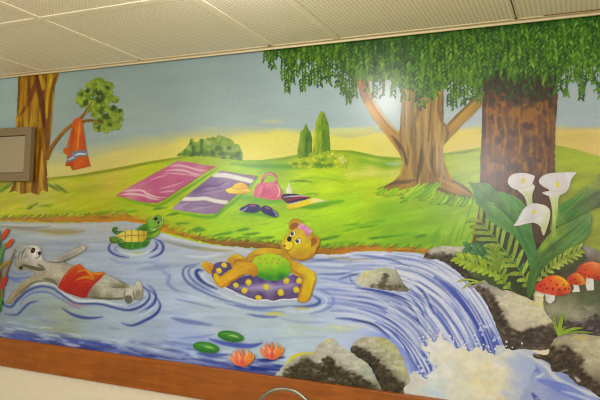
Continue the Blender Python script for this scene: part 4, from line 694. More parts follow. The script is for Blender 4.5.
for p, w, c, o in [([(215, 175), (226, 175.5), (236, 177.5), (252, 181.5)], 4.6, (226, 220, 200), .95), ([(183, 199), (196, 199), (206, 198.5), (216, 201), (227, 202.5)], 3.8, (226, 220, 198), .95), ([(203, 190), (215, 188), (228, 183)], 1.6, (172, 148, 172), .7), ([(196, 195), (210, 193), (225, 190)], 1.8, (164, 138, 160), .6), ([(176, 209), (184, 205), (190, 203)], 1.6, (176, 152, 168), .8), ([(188, 211), (200, 208), (214, 206)], 1.8, (174, 150, 168), .7), ([(208, 186), (218, 186), (226, 182)], 2.2, (92, 66, 118), .7), ([(194, 192), (202, 188), (212, 184)], 2.4, (92, 68, 110), .6), ([(196, 205), (206, 206), (214, 204)], 1.6, (112, 84, 116), .6)]:
    L.stroke(p, w, c, 1, o, 'none' if w > 3 else 'both')
L.keep([(220.5, 170.8), (230, 172), (240, 174), (258.5, 176), (252, 183), (243, 190), (232, 199), (224, 207), (217, 213.5), (204, 214), (192, 212.5), (182, 211), (172, 209), (181, 201), (194, 190), (207, 180), (213, 175.5)], False, rough=.25)
finish(L, 'beach_blanket', None, 'painted purple blanket with two cream bands spread on the grass', 'smooth')
def small(pts, col, name, label, box=None, parent=None, step=.45, seed=5, paint=None, smooth=True, mat='smooth', grad=None):
    x = [p[0] for p in pts]; y = [p[1] for p in pts]
    L = Layer((min(x) - 2, min(y) - 2, max(x) + 2, max(y) + 2), step, seed)
    if grad: L.grad(grad, 2.5, 2)
    else: L.rgb[:] = col
    if paint: paint(L)
    L.keep(pts, smooth)
    return finish(L, name, parent, label, mat)
def S(*st): return lambda L: [L.stroke(p, w, c, .8, o) for p, w, c, o in st]
hat = small([(225.5, 190.3), (228, 188.6), (232, 187.5), (234, 185.5), (237, 183.6), (240, 182.8), (244, 183.2), (247, 185.2), (248.3, 187.6), (251, 189.8), (250.5, 192), (247, 193.4), (240, 194), (232, 193.6), (227, 192.4)], 0, 'sun_hat', 'painted yellow sun hat lying on the purple blanket', paint=S(([(227, 191), (236, 189.5), (250, 190.5)], 1.6, (236, 222, 130), .8), ([(233, 188.6), (240, 189.4), (248, 188.2)], 1.2, (196, 130, 20), .8), ([(230, 193.3), (240, 193.6), (249, 192)], 1.2, (206, 140, 20), .8), ([(236, 186), (239, 184), (243, 184)], 1.2, (240, 206, 70), .8), ([(225.8, 189.6), (225.6, 191.2), (228, 192.8)], .8, (120, 70, 40), .9)), grad=[(238, 186, (232, 182, 30)), (245, 186, (222, 160, 24)), (232, 191, (234, 204, 70)), (247, 191, (226, 176, 30))])
bag = small([(254, 195), (255, 189), (257, 185.2), (260, 183.2), (266, 182.6), (272, 182.4), (277, 182.6), (280.3, 187), (282.8, 193), (283, 197), (280.5, 199.2), (274, 200), (266, 199), (259, 197.6), (255, 196.6)], 0, 'handbag', 'painted pink handbag standing beside the yellow hat', grad=[(258, 190, (206, 96, 116)), (268, 192, (196, 70, 106)), (278, 190, (206, 106, 120)), (270, 185, (212, 116, 126)), (270, 198, (206, 96, 110))], paint=S(([(262, 185), (261, 190), (258, 196)], 1.4, (222, 150, 150), .8), ([(277, 184), (279.6, 189), (279.8, 194), (277, 197.5)], 1.6, (232, 186, 176), .9), ([(265, 184), (264.6, 192), (262, 197)], 1.6, (184, 60, 92), .6), ([(255, 195.6), (262, 198), (272, 199.6), (281, 198.6)], 1, (222, 140, 140), .8)))
L = Layer((258, 170, 281, 186), .45, 6); L.stroke([(262, 184), (263, 179), (266, 175), (270, 173.6), (274, 174.6), (276.4, 178), (276, 183)], 2.5, (202, 92, 106), None, 1, 'none', True)
L.stroke([(264, 178), (267, 174.8), (270, 174), (274, 175.4)], .9, (232, 180, 170), .7, .9); L.stroke([(274.6, 176), (276.6, 179), (276, 182)], .9, (228, 180, 160), .7, .8); L.stroke([(262, 183), (263.6, 179)], .8, (160, 60, 60), .7, .6)
finish(L, 'handle', bag)
small([(286.8, 194.6), (286.6, 189), (288, 187), (288.8, 183.6), (289.5, 182.2), (290.3, 183.6), (291.2, 187), (293, 189), (293, 194.6)], 0, 'lotion_bottle', 'painted cream bottle standing beside the pink handbag', smooth=False, grad=[(288, 190, (232, 226, 190)), (292, 190, (206, 206, 150)), (289.5, 184, (216, 220, 150))])
tw = small([(283, 194.4), (288, 193.6), (296, 193.8), (304, 195.8), (311.5, 197), (306, 200), (298, 202.6), (290, 204.4), (286, 202), (282, 198.6), (281.5, 196.6)], (60, 34, 70), 'folded_towel', 'painted folded towel striped navy, red and white next to the handbag', smooth=False, paint=S(([(283, 194.8), (290, 194.4), (297, 194.8)], 2.2, (36, 32, 72), .9), ([(283, 197.6), (292, 196.4), (302, 196), (310, 197)], 1.2, (226, 206, 196), .95), ([(284, 200), (291, 199.6), (300, 197.6), (310, 197.4)], 2, (150, 40, 60), .9), ([(287, 202.4), (294, 202), (302, 199.6)], 1.8, (54, 30, 76), .9), ([(282, 195), (283.5, 198.5), (286.5, 201.5)], 1.3, (110, 30, 50), .9), ([(287, 204.4), (294, 203.2), (304, 200.4)], 1.1, (232, 214, 206), .9)))
small([(287, 204.6), (292, 204.2), (300, 202), (308, 199), (315, 198), (322, 199.6), (327.5, 201), (320, 202.2), (312, 203.8), (304, 206.4), (296, 208.6), (288, 209)], 0, 'magazine', 'painted yellow open magazine lying under the striped towel', smooth=False, grad=[(290, 207, (224, 196, 20)), (305, 203, (228, 206, 30)), (316, 200, (232, 220, 130)), (325, 201, (226, 226, 160))])
def sandal(pts, inner, hl, lab):
    s = small(pts, (36, 36, 92), 'sandal', lab, paint=S((hl, 1.1, (206, 196, 206), .9)))
    small(inner, (140, 70, 110), 'insole', None, parent=s, step=.4)
sandal([(240, 209.5), (242, 207.4), (246, 205.8), (249, 204), (254, 203.8), (259, 205), (261, 208), (259.6, 211), (255, 212.6), (248, 212.4), (242, 211.4)], [(249.5, 205.6), (252, 204.4), (256, 204.8), (256, 206.4), (252, 206.6)], [(240.8, 209.8), (243, 211), (246, 209), (248, 206.6)], 'painted navy sandal, the left of the pair on the grass')
sandal([(261, 209), (262.5, 206.8), (266, 205.6), (270, 206.8), (273.5, 209.4), (277, 212), (279, 215), (277, 217.4), (272, 216.4), (266, 214), (262, 211.6)], [(265, 207.6), (268, 206.8), (271, 208.6), (269, 209.4)], [(272.6, 210), (276, 212.8), (277.6, 215.6), (275, 216)], 'painted navy sandal, the right of the pair on the grass')

# ---------------- grey bear
L = Layer((2, 240, 150, 308), .5, 111)
L.grad([(30, 248, (160, 152, 136)), (38, 250, (182, 176, 162)), (36, 256, (184, 178, 162)), (28, 260, (150, 142, 126)), (24, 264, (120, 112, 94)), (50, 268, (160, 150, 130)), (60, 274, (164, 152, 126)), (56, 264, (150, 142, 124)), (45, 274, (136, 126, 102)), (55, 283, (120, 112, 90)), (30, 282, (140, 128, 102)), (12, 300, (134, 120, 92)), (20, 290, (124, 112, 84)),
        (65, 258, (128, 120, 104)), (80, 249, (144, 136, 120)), (85, 247, (160, 152, 134)), (105, 282, (156, 150, 130)), (115, 280, (150, 142, 122)), (125, 284, (120, 112, 88)), (105, 290, (166, 160, 136)), (115, 292, (156, 150, 128)), (110, 297, (116, 110, 84)), (122, 294, (160, 154, 134)), (130, 291, (182, 176, 156)), (138, 285, (170, 166, 144)), (140, 296, (140, 134, 112)), (95, 295, (110, 104, 82))], 2.6, 4)
L.rgb = L.rgb * 1.06
L.noise(2.5, 2, .10); L.noise(7, 5, .05)
for p, w, c, o in [([(8, 303), (20, 293), (31, 284), (41, 280.4)], 1.6, (92, 82, 58), .7), ([(31, 277), (20, 286), (9, 299)], 1.4, (166, 152, 124), .7), ([(44, 279), (52, 280), (58, 285)], 3.2, (94, 88, 66), .8), ([(23, 265), (34, 268), (44, 270)], 4.2, (70, 64, 50), .8), ([(38, 264), (42, 266.5), (46, 270)], 3, (80, 74, 60), .7), ([(47, 261.4), (56, 262.4), (64, 261.5), (76, 257), (86, 251)], 1.6, (84, 78, 66), .8), ([(54, 260), (62, 256), (72, 251.5), (84, 246.5)], 1.2, (176, 168, 150), .7),
                   ([(22, 258), (24, 252), (27, 247.5)], 1.2, (62, 62, 64), .85), ([(19, 260), (20, 255), (24, 248)], 1, (70, 72, 78), .8), ([(25, 260), (26, 254), (28, 249)], .9, (100, 98, 94), .6), ([(29, 249), (30, 247.8), (31.6, 248.4)], .8, (80, 72, 62), .9), ([(28, 258.4), (27.4, 256), (28.8, 254)], .8, (90, 82, 70), .8), ([(35.4, 257.8), (38, 258), (40.4, 256), (41, 253.6)], .9, (74, 66, 56), .9), ([(37, 252.4), (39, 253.4)], .7, (80, 70, 60), .8),
                   ([(104, 285.6), (114, 287), (126, 287.6)], 1.8, (96, 90, 70), .8), ([(112, 284), (122, 286), (130, 287)], 2.6, (110, 102, 80), .7), ([(90, 296), (104, 298.4), (118, 298.6), (126, 297)], 2.6, (92, 86, 64), .8), ([(97, 284), (106, 285.4), (114, 288.4)], 1.4, (186, 180, 156), .8), ([(102, 276), (112, 278), (120, 282)], 1.2, (176, 168, 146), .8), ([(126, 289), (125, 294), (126, 300)], 1.2, (96, 90, 72), .8), ([(134, 290), (134.6, 296), (137, 299.4)], 1.4, (96, 90, 72), .8), ([(136, 284), (139, 281.6), (142.6, 285)], 1.4, (200, 194, 170), .8)]:
    L.stroke(p, w, c, .9, o)
L.blob(138.6, 294, 2.6, 4, (120, 114, 92), 10, 1.4, .7)
L.keep([(15.5, 262), (18, 256), (20, 250), (23, 246.4), (27, 245.6), (32, 244.8), (38, 245.6), (41.6, 248.4), (43, 253), (43.6, 257.6), (46, 261), (50, 261.2), (57, 257.4), (64, 254), (72, 250), (79, 246), (84, 244.6), (87.4, 246.4), (86.4, 250), (80, 254.4), (72, 258.6), (66, 261.6), (70, 264), (78, 266), (90, 270), (102, 274.4), (110, 275.4), (118, 279), (124, 282), (130, 285), (134, 285), (136, 281.8), (140, 280.6), (143, 284), (144, 291), (143, 297.6), (139.6, 300.6), (135, 299), (133.8, 300), (131, 303.4), (127, 303.4), (124.6, 300), (118, 299.8), (108, 299.6), (98, 299), (88, 297.6), (76, 296), (66, 292), (59, 287), (54, 283.4), (48, 281.8), (41, 281.6), (34, 283.4), (28, 288), (21, 295), (14, 302), (10, 303.8), (6.4, 302.6), (8, 299), (14, 291), (22, 283.4), (30, 277), (36, 273.4), (28, 270.4), (24, 269.4), (19, 269), (16, 266.4)], True, 3, rough=.25)
w_ = (slice(0, L.ny), slice(0, L.nx)); e_ = np.clip((1 - L.a), 0, 1)
for sh in range(3): e_ = np.maximum(e_, .8 * np.maximum(np.maximum(np.roll(e_, -1, 0), np.roll(e_, 1, 1)), np.roll(e_, -1, 1)))
L.put(w_, e_ * .5, (88, 80, 60), False)
gb = finish(L, 'grey_teddy_bear', None, 'painted grey teddy bear floating on its back in red shorts', 'smooth')
small([(31.6, 251), (32.4, 248.6), (34.4, 247.6), (36, 248.8), (35.6, 251.4), (34, 253.2), (32.2, 253)], (56, 44, 36), 'eye', 'dark oval eye', parent=gb, step=.35)
small([(38.4, 252.6), (39.6, 251.4), (41.6, 251.6), (42, 253.6), (40.6, 255.2), (39, 254.6)], (44, 38, 36), 'nose', 'black nose', parent=gb, step=.35)
small([(19.6, 268.6), (20, 266.6), (22, 265.8), (23.8, 267), (23.2, 269.2), (21, 269.8)], (52, 48, 36), 'ear', 'dark inner ear', parent=gb, step=.35)
small([(125.6, 298), (126.8, 295.8), (129.6, 295.2), (132.4, 296.6), (132.8, 299.6), (131, 302.4), (128, 302.8), (126, 301)], (96, 90, 72), 'paw_pad', 'dark round paw pad', parent=gb, step=.4, paint=S(([(128, 298), (130, 297)], 1.6, (120, 112, 92), .8)))
L = Layer((56, 260, 110, 302), .5, 112)
L.grad([(66, 280, (186, 44, 24)), (76, 270, (186, 60, 26)), (72, 288, (170, 30, 22)), (85, 283, (180, 36, 22)), (86, 292, (160, 24, 24)), (80, 266, (206, 90, 26)), (92, 275, (206, 96, 28)), (100, 274, (196, 80, 26)), (94, 281, (176, 46, 22)), (84, 274, (190, 56, 26))], 2.4, 5)
for p, w, c, o in [([(64, 281), (68, 274), (76, 266.5), (82, 265)], 1.6, (206, 96, 34), .8), ([(78, 272), (86, 270), (92, 275), (95, 279)], 1.8, (216, 150, 44), .8), ([(77, 280), (84, 277.4), (90, 277.6), (95, 280)], 2, (214, 140, 40), .85), ([(92, 273), (98, 273.6), (105, 272.8)], 1.6, (220, 160, 50), .85), ([(80, 285), (86, 281), (94, 283)], 2, (206, 70, 30), .6), ([(66, 290), (74, 294), (84, 296)], 2, (140, 22, 22), .7), ([(70, 284), (78, 276), (86, 273)], 1.2, (150, 30, 20), .6), ([(95, 282), (100, 278), (104, 275)], 1.4, (150, 40, 24), .6), ([(74, 290), (82, 286), (88, 286)], 1.6, (196, 50, 28), .6)]:
    L.stroke(p, w, c, 1, o)
L.keep([(58.6, 288), (61, 282), (65, 275.4), (69.6, 269.6), (75, 265.6), (80, 263.8), (83, 265.4), (86, 268.6), (91, 272.4), (97, 272.4), (104, 271.6), (106, 273), (103, 276.6), (99.6, 280.4), (96.6, 283), (93, 287), (89.6, 291.6), (87.4, 297.8), (82, 297.6), (74, 295), (66, 292.4)], False, rough=.2)
L.rgb = L.rgb * np.array((.9, .95, 1))
finish(L, 'shorts', gb, 'red swimming shorts with orange folds')

# ---------------- turtle
L = Layer((106, 212, 168, 256), .45, 121)
L.grad([(120, 244, (44, 92, 34)), (132, 246, (54, 112, 40)), (145, 243, (50, 104, 40)), (150, 237, (70, 110, 40)), (116, 231, (62, 100, 56)), (115, 240, (96, 128, 50)), (122, 240, (70, 106, 50)), (145, 226, (56, 104, 36)), (152, 224, (116, 164, 62)), (160, 218, (96, 140, 60)), (161, 225, (130, 156, 54)), (156, 234, (126, 162, 54))], 2.6, 3)
for p, w, c, o in [([(118.6, 242.4), (128, 241.6), (140, 241.6), (150, 240.6)], 1.2, (112, 150, 60), .8), ([(127, 248.6), (129, 243)], 1, (120, 160, 70), .8), ([(134.6, 249), (133, 246), (134.4, 242.4)], 1, (120, 160, 70), .8), ([(142, 248.4), (142, 244), (144, 241.4)], 1, (120, 160, 70), .7), ([(114, 233), (119, 233.6), (124, 233)], 1, (120, 150, 90), .7), ([(113.6, 229), (114.6, 232), (118, 234)], 1.4, (48, 72, 44), .8), ([(112, 238.6), (112.6, 241.6), (118, 243)], 1.4, (50, 74, 36), .8), ([(117, 238), (121, 240), (124, 242.6)], 1.6, (132, 150, 60), .7),
                   ([(137, 230), (142, 227), (148, 225)], 1.4, (90, 140, 50), .8), ([(138, 231), (145, 230), (148, 228)], 1.2, (36, 72, 28), .8), ([(149, 233), (155, 232), (160, 228)], 1.4, (48, 86, 34), .85), ([(148, 236), (154, 236.4), (159, 233)], 1.6, (132, 166, 60), .7), ([(151.6, 228.6), (154.6, 230), (157.6, 228)], 1, (210, 210, 150), .9), ([(149, 222), (151.6, 220.2), (154.6, 220.4)], 1.8, (128, 172, 76), .8), ([(157, 221), (160, 224), (161.6, 222)], 1.6, (190, 200, 130), .6), ([(162.6, 216.6), (163.8, 220), (163.4, 224)], 1.1, (190, 200, 120), .8), ([(155, 229), (159, 226), (160, 222)], 1, (50, 90, 36), .7), ([(120, 248.6), (132, 250), (146, 247)], 1.2, (150, 190, 120), .6)]:
    L.stroke(p, w, c, .8, o)
L.keep([(112.8, 229.4), (114, 227.4), (117, 226.8), (118.6, 228.4), (117, 230.6), (121, 231), (125, 230.8), (130, 229.6), (135.6, 229.8), (139, 227.4), (143.6, 224.6), (147, 223.6), (147.6, 220.6), (150, 218.6), (153, 218.2), (155, 216.4), (158.6, 214.8), (162, 215.8), (164, 219), (163.8, 223.4), (162.6, 227.6), (159.6, 230.4), (160.4, 233.6), (157, 236.8), (152, 238.6), (150.6, 240), (150, 243), (147, 246.4), (141, 248.8), (133, 249.6), (125, 248.8), (119.6, 246), (118, 243.4), (113.6, 243.4), (110.4, 241.6), (110, 238.4), (112, 236.4), (116, 236.6), (118, 235), (115.6, 234), (113.4, 232)], True, 3, rough=.15)
tu = finish(L, 'turtle', None, 'painted green turtle floating upside down on its shell')
L = Layer((114, 226, 150, 246), .45, 122)
L.grad([(125, 233, (196, 176, 90)), (135, 232, (206, 184, 84)), (145, 234, (186, 158, 66)), (124, 239, (206, 190, 96)), (135, 239, (208, 186, 72)), (144, 239, (186, 160, 60))], 2.4, 3)
for p in [[(119, 236.4), (132, 235.6), (148, 235)], [(126, 230), (126.4, 236), (125.4, 241)], [(132.6, 229.6), (132.6, 241.6)], [(138.8, 230), (139.6, 241.6)], [(144.6, 231), (145, 241)]]: L.stroke(p, .9, (132, 100, 36), .7, .8, 'none', smooth=False)
for p in [[(127, 233), (131, 232.4)], [(134, 233), (138, 232.6)], [(127, 239), (131, 239)], [(134, 239), (138, 239)]]: L.stroke(p, 1.6, (222, 206, 96), 1, .8)
L.keep([(117, 236), (121, 233.4), (125.4, 230.6), (130, 229.6), (136, 230), (142, 230.6), (147, 231), (147.8, 234.6), (147, 238.6), (144, 241.2), (136, 242), (128, 242), (124.4, 241), (122.6, 238.6), (119, 237.4)], False, rough=.15)
finish(L, 'plastron', tu, 'yellow belly plates')
small([(154.6, 219.4), (155.4, 217.6), (157.4, 217.2), (158.4, 218.8), (157.4, 220.4), (155.6, 220.6)], (30, 44, 36), 'eye', 'dark eye', parent=tu, step=.35)
small([(157.8, 222.8), (158.4, 221.4), (160, 221.4), (160.4, 222.8), (159.4, 224)], (36, 50, 36), 'eye', 'dark eye', parent=tu, step=.35)

# ---------------- swim ring and yellow bear
L = Layer((206, 258, 312, 306), .6, 131)
L.grad([(214, 268, (84, 66, 104)), (222, 264, (90, 74, 116)), (228, 266, (80, 64, 104)), (242, 280, (76, 60, 100)), (240, 290, (92, 76, 112)), (250, 276, (76, 60, 102)), (262, 280, (76, 56, 110)), (262, 287, (140, 122, 152)), (270, 287, (160, 142, 166)), (255, 290, (116, 98, 134)), (280, 283, (112, 92, 136)), (290, 285, (128, 108, 146)), (300, 282, (80, 60, 116)), (260, 296, (72, 52, 84)), (280, 296, (84, 62, 90)), (296, 294, (90, 70, 110)), (275, 279, (60, 44, 92))], 2.6, 5)
L.stroke([(236, 287), (250, 288), (264, 287), (280, 287), (298, 284)], 5, (170, 154, 176), 4, .75)
for x, y, a, b in [(225, 265, 3.2, 2.6), (219.6, 270.4, 3.1, 2.8), (249.2, 282, 3.1, 3.1), (236.6, 285, 2.8, 2.6), (245, 290.4, 3.2, 3), (266.8, 286.8, 3.1, 2.8), (281.4, 292.4, 3.3, 3.4), (287, 280.6, 3.1, 3), (296.8, 289.6, 3.4, 3.2), (300, 280.4, 3, 3.2), (259.2, 297.6, 3.2, 2.6)]:
    L.blob(x, y, a, b, (212, 184, 52), 20, .7, .95, rough=.5); L.blob(x + .5, y - .5, a * .5, b * .4, (224, 206, 90), 20, 1.4, .7)
L.keep([(212, 274), (212.4, 268), (215.6, 263.6), (221, 261.8), (227, 262), (232.6, 265), (236, 270), (238, 278), (245, 276), (256, 275), (270, 278), (285, 277), (296, 274), (303, 276), (306, 283), (305, 290), (301, 296.6), (294, 299), (284, 299.4), (272, 300.8), (260, 300), (252, 298.6), (246, 296), (238, 292.4), (230, 289), (222, 284), (215, 280)], True, 4)
ring = finish(L, 'swim_ring', None, 'painted purple swimming ring with yellow dots under the yellow bear')
L = Layer((222, 284, 306, 306), .5, 132)
for p in [[(224, 287), (230, 289.6), (236, 292.6), (238, 295), (246, 297.4), (252, 299), (258, 300.8), (266, 299.8), (274, 301.4), (282, 299.6), (290, 299.6), (297, 299), (300, 301.4)]]:
    L.stroke(p, 1.6, (222, 220, 214), None, 1, 'none', True)
finish(L, 'foam_line', ring, 'white water line along the lower edge')
L = Layer((198, 214, 325, 306), .5, 133)
L.grad([(206, 266, (206, 146, 30)), (210, 268, (206, 130, 34)), (222, 280, (216, 142, 26)), (217, 277, (222, 170, 70)), (235, 273, (214, 146, 22)), (248, 266, (210, 142, 18)), (254, 272, (190, 116, 20)), (238, 257, (206, 156, 40)), (236, 260, (186, 120, 26)), (250, 255, (190, 136, 20)), (262, 251, (212, 156, 22)), (275, 252, (196, 140, 18)), (285, 253, (176, 120, 20)),
        (300, 240, (220, 170, 20)), (308, 245, (212, 160, 20)), (294, 236, (212, 160, 22)), (290, 245, (222, 180, 40)), (287, 246, (226, 192, 50)), (300, 255, (186, 126, 16)), (310, 254, (196, 136, 20)), (295, 222, (196, 134, 24)), (316, 238, (186, 124, 20)), (314, 248, (206, 150, 20)), (296, 264, (212, 150, 20)), (303, 270, (222, 170, 20)), (312, 276, (222, 172, 16)), (306, 290, (212, 156, 12)), (302, 298, (206, 140, 14)), (302, 277, (190, 126, 14)), (290, 266, (170, 110, 20))], 2.8, 4)
L.rgb = L.rgb * np.array((.98, 1.10, .82))
L.noise(3, 2.4, .06)
for p, w, c, o in [([(222, 286.6), (232, 281), (243, 275), (254, 275.6)], 1.8, (176, 96, 16), .7), ([(224, 275), (234, 268.4), (245, 263)], 1.6, (230, 180, 60), .8), ([(214.6, 275), (216, 282), (221, 286)], 1.4, (226, 170, 60), .7), ([(222, 276), (226, 274), (234, 268)], 1, (176, 100, 16), .5), ([(247, 262), (254, 262), (258, 268), (256, 275)], 1.4, (176, 104, 16), .7), ([(231, 257), (237, 255), (244, 258)], 1.4, (222, 180, 70), .8), ([(234, 264), (238, 260), (246, 261)], 2.4, (166, 96, 24), .8), ([(203.4, 264), (206, 270), (211, 274)], 1.6, (222, 176, 60), .6), ([(208, 264), (211, 268), (212, 273)], 1.8, (190, 110, 40), .7),
                   ([(247, 259), (256, 255.6), (270, 254.6), (283, 254)], 1.6, (160, 100, 20), .8), ([(250, 253.6), (260, 249.4), (272, 249), (282, 250.6)], 1.3, (226, 176, 50), .8), ([(289, 226), (291, 222), (296, 219.6), (301, 221.4)], 1.3, (190, 126, 40), .8), ([(291, 257), (298, 260), (307, 258.6), (314, 253)], 2, (160, 104, 14), .7), ([(282, 245), (286, 249.4), (290, 250.4), (293, 248), (294, 243.6), (292, 240)], .7, (110, 80, 20), .85), ([(285.6, 241.6), (284, 243.4), (282.4, 246)], .7, (150, 100, 20), .7), ([(283, 245.6), (285.4, 246.8), (288, 247.4)], .7, (110, 70, 20), .7), ([(318.6, 238), (319.6, 242), (318, 247)], 1.2, (206, 146, 40), .8),
                   ([(288, 266), (292, 270), (300, 274), (303.6, 278)], 2, (170, 106, 14), .75), ([(303, 280), (302, 288), (299.6, 297)], 1.8, (176, 112, 12), .7), ([(298, 263.6), (306, 267.6), (313, 272), (315, 279)], 1.6, (234, 196, 50), .7), ([(314.6, 276), (312, 286), (309, 297)], 1.4, (230, 186, 30), .7), ([(300, 300), (305, 301.4), (308, 299)], 1.2, (226, 190, 80), .7)]:
    L.stroke(p, w, c, .9, o)
for k in range(60):
    x = L.R.uniform(216, 318); y = L.R.uniform(226, 296); L.blob(x, y, .8, .7, (186, 120, 20), 0, .9, .4)
base_ = L.rgb.copy()
for pts in [[(202.6, 266), (203.4, 262.6), (206, 261.4), (210, 262.4), (213.6, 264.6), (214, 268), (212.6, 271), (213, 274.4), (209.6, 273.4), (206, 270.6)],
            [(229, 258.4), (232.4, 255.2), (237, 253.8), (242, 255.6), (246.4, 258.6), (250, 261), (250, 266), (240, 268), (233, 268), (231.4, 264.4), (228, 261.4)],
            [(214, 275), (216, 272.8), (218.6, 273.6), (221, 276.2), (226, 272.6), (232, 268.8), (239, 264.8), (246, 261.2), (253, 260.6), (257.6, 264.6), (259, 270), (257.6, 275), (254, 276.6), (248, 274), (243, 275.6), (238, 279), (232, 282.6), (227.6, 286.4), (222.4, 287.6), (217.6, 285), (214.6, 280)],
            [(246.4, 258.6), (249.6, 253.8), (255, 250.2), (262, 248), (270, 247.8), (278, 248.8), (285, 249.6), (292, 252), (293, 262), (284, 258), (276, 256), (266, 256.4), (257, 258.4), (250, 262)],
            [(281, 247), (281.4, 242.6), (283.6, 239), (286.4, 234.8), (290, 231.6), (289, 227.6), (289.6, 223), (292.4, 219.8), (296.6, 218.8), (301, 220.2), (303.6, 224), (305, 228.6), (309.6, 231), (314, 234.6), (318, 236.4), (320.4, 240), (320, 245), (317.6, 248.6), (316.4, 252.6), (313, 257), (307.6, 260), (301, 260.8), (294.6, 259), (289.6, 255.4), (286.4, 251.4), (283, 249.4)],
            [(286, 264), (288.4, 260.6), (292.6, 260), (298, 261.8), (304, 265.4), (310, 269), (315.4, 272.6), (317, 277), (315.8, 283), (313.6, 290), (311.4, 297), (308.6, 301), (303, 302.4), (298.4, 301), (298.6, 296), (300.4, 289.6), (302, 283), (302.6, 277.6), (297, 275.8), (292, 272.6), (289, 269)]]:
    L.keep(pts, True, 4, rough=.15)
    w_ = (slice(0, L.ny), slice(0, L.nx)); f_ = L.sd_poly(spline(pts, 4, True), w_); k_ = np.clip(.5 - f_ / .5, 0, 1)[..., None]
    L.rgb = L.rgb * (1 - k_) + base_ * k_
    rim = np.clip(1 + f_ / 2.6, 0, 1) * (f_ < .3) * np.clip(.5 + (L.Y - np.mean([p_[1] for p_ in pts])) / 14, .25, 1)
    L.put(w_, rim * .62, (150, 88, 10), False)
yb_ = finish(L, 'yellow_teddy_bear', None, 'painted yellow teddy bear lounging in the purple swimming ring')
L = Layer((252, 250, 294, 284), .5, 134)
L.grad([(258, 260, (168, 196, 50)), (266, 257, (172, 204, 54)), (274, 256, (174, 206, 52)), (283, 260, (166, 200, 52)), (275, 265, (166, 206, 44)), (266, 264, (164, 204, 44)), (262, 268, (140, 186, 44)), (284, 268, (112, 176, 44)), (272, 271, (100, 170, 44)), (270, 278, (40, 120, 44)), (282, 277, (34, 110, 44)), (262, 276, (56, 126, 44))], 2.4, 4)
for x, y in [(260, 263), (266, 259), (267.6, 263), (274, 258.6), (273, 262.6), (279.4, 259.6), (278, 263.6), (284, 262.6), (265.4, 269), (272, 268.4), (260.4, 257.8), (283.6, 257.4)]: L.blob(x, y, 1.0, .95, (190, 120, 84), 0, .7, .95)
L.keep([(253.6, 263), (255, 258.4), (260, 255.6), (267, 254), (274, 253.6), (281, 255.6), (287, 259), (290, 263), (291.4, 269), (289.6, 274), (285, 278), (278, 280.4), (270, 280.4), (263, 278.6), (258, 276), (258.6, 271), (257, 266)], True, 4)
finish(L, 'shirt', yb_, 'green top with small dots')
for pts, n, lab in [([(290.4, 227.4), (292.4, 223.8), (296, 222.6), (299.4, 224.4), (299, 227), (295.6, 228.4), (292.6, 230)], 'ear', 'brown inner ear'), ([(311.6, 239.6), (314, 237.4), (317, 238.8), (317.4, 242), (315, 245.2), (311.6, 246.6), (312, 243)], 'ear', 'brown inner ear')]:
    small(pts, (150, 92, 24), n, lab, parent=yb_)
small([(284.6, 245), (287, 242), (290.6, 241.6), (293.4, 244), (293, 247.4), (290, 249.6), (286.6, 248.6)], (232, 202, 60), 'muzzle', 'pale yellow muzzle', parent=yb_, paint=S(([(286, 243.6), (289, 242.6)], 1.2, (240, 220, 110), .8)))
small([(284.2, 246.4), (285, 244.4), (286, 244.8), (286.2, 247)], (120, 60, 20), 'mouth', 'brown mouth', parent=yb_, step=.3)
for pts, pu in [([(290, 235.4), (291, 232.6), (293.6, 231), (296, 231.2), (296.2, 233.6), (294, 235.8), (291.6, 236.6)], (293, 233.8)), ([(295.6, 241.6), (297, 239.2), (300, 238.2), (302, 239.4), (301.6, 242), (299, 243.4), (296.6, 243.4)], (298.2, 241.2))]:
    e = small(pts, (232, 226, 190), 'eye', 'white eye with a black pupil', parent=yb_, step=.3, paint=lambda L, p=pts, q=pu: (L.blob(q[0], q[1], 1.6, 1.7, (28, 22, 20), 0, .5, 1), L.stroke(p[:5], .8, (60, 40, 16), .5, .9, 'none'), L.blob(q[0] + .5, q[1] - .6, .4, .4, (230, 226, 210), 0, .4, 1)))
small([(287.8, 239), (288.6, 237), (291, 236.4), (292.4, 238), (291.6, 240.8), (289.8, 241.8), (288.2, 240.8)], (26, 22, 24), 'nose', 'black nose', parent=yb_, step=.35)
small([(298, 228), (299.4, 225), (302.6, 223), (305, 223.6), (306, 226), (309, 226.6), (311.4, 229), (313.6, 231.4), (311.4, 233.2), (309.4, 234), (309, 236.2), (306.4, 236), (305.4, 232.6), (303, 229.6), (300.4, 229.6)], 0, 'bow', 'pink and white hair bow', parent=yb_, grad=[(301, 227, (220, 150, 166)), (305, 229, (214, 130, 160)), (308, 234, (200, 112, 150)), (311, 231, (222, 156, 164))], paint=S(([(302, 225), (305, 224.4)], 1.2, (236, 206, 206), .9), ([(305.4, 229.6), (308, 228)], 1.2, (236, 214, 206), .9), ([(310, 231.8), (312.6, 231)], 1.1, (236, 210, 200), .9)))
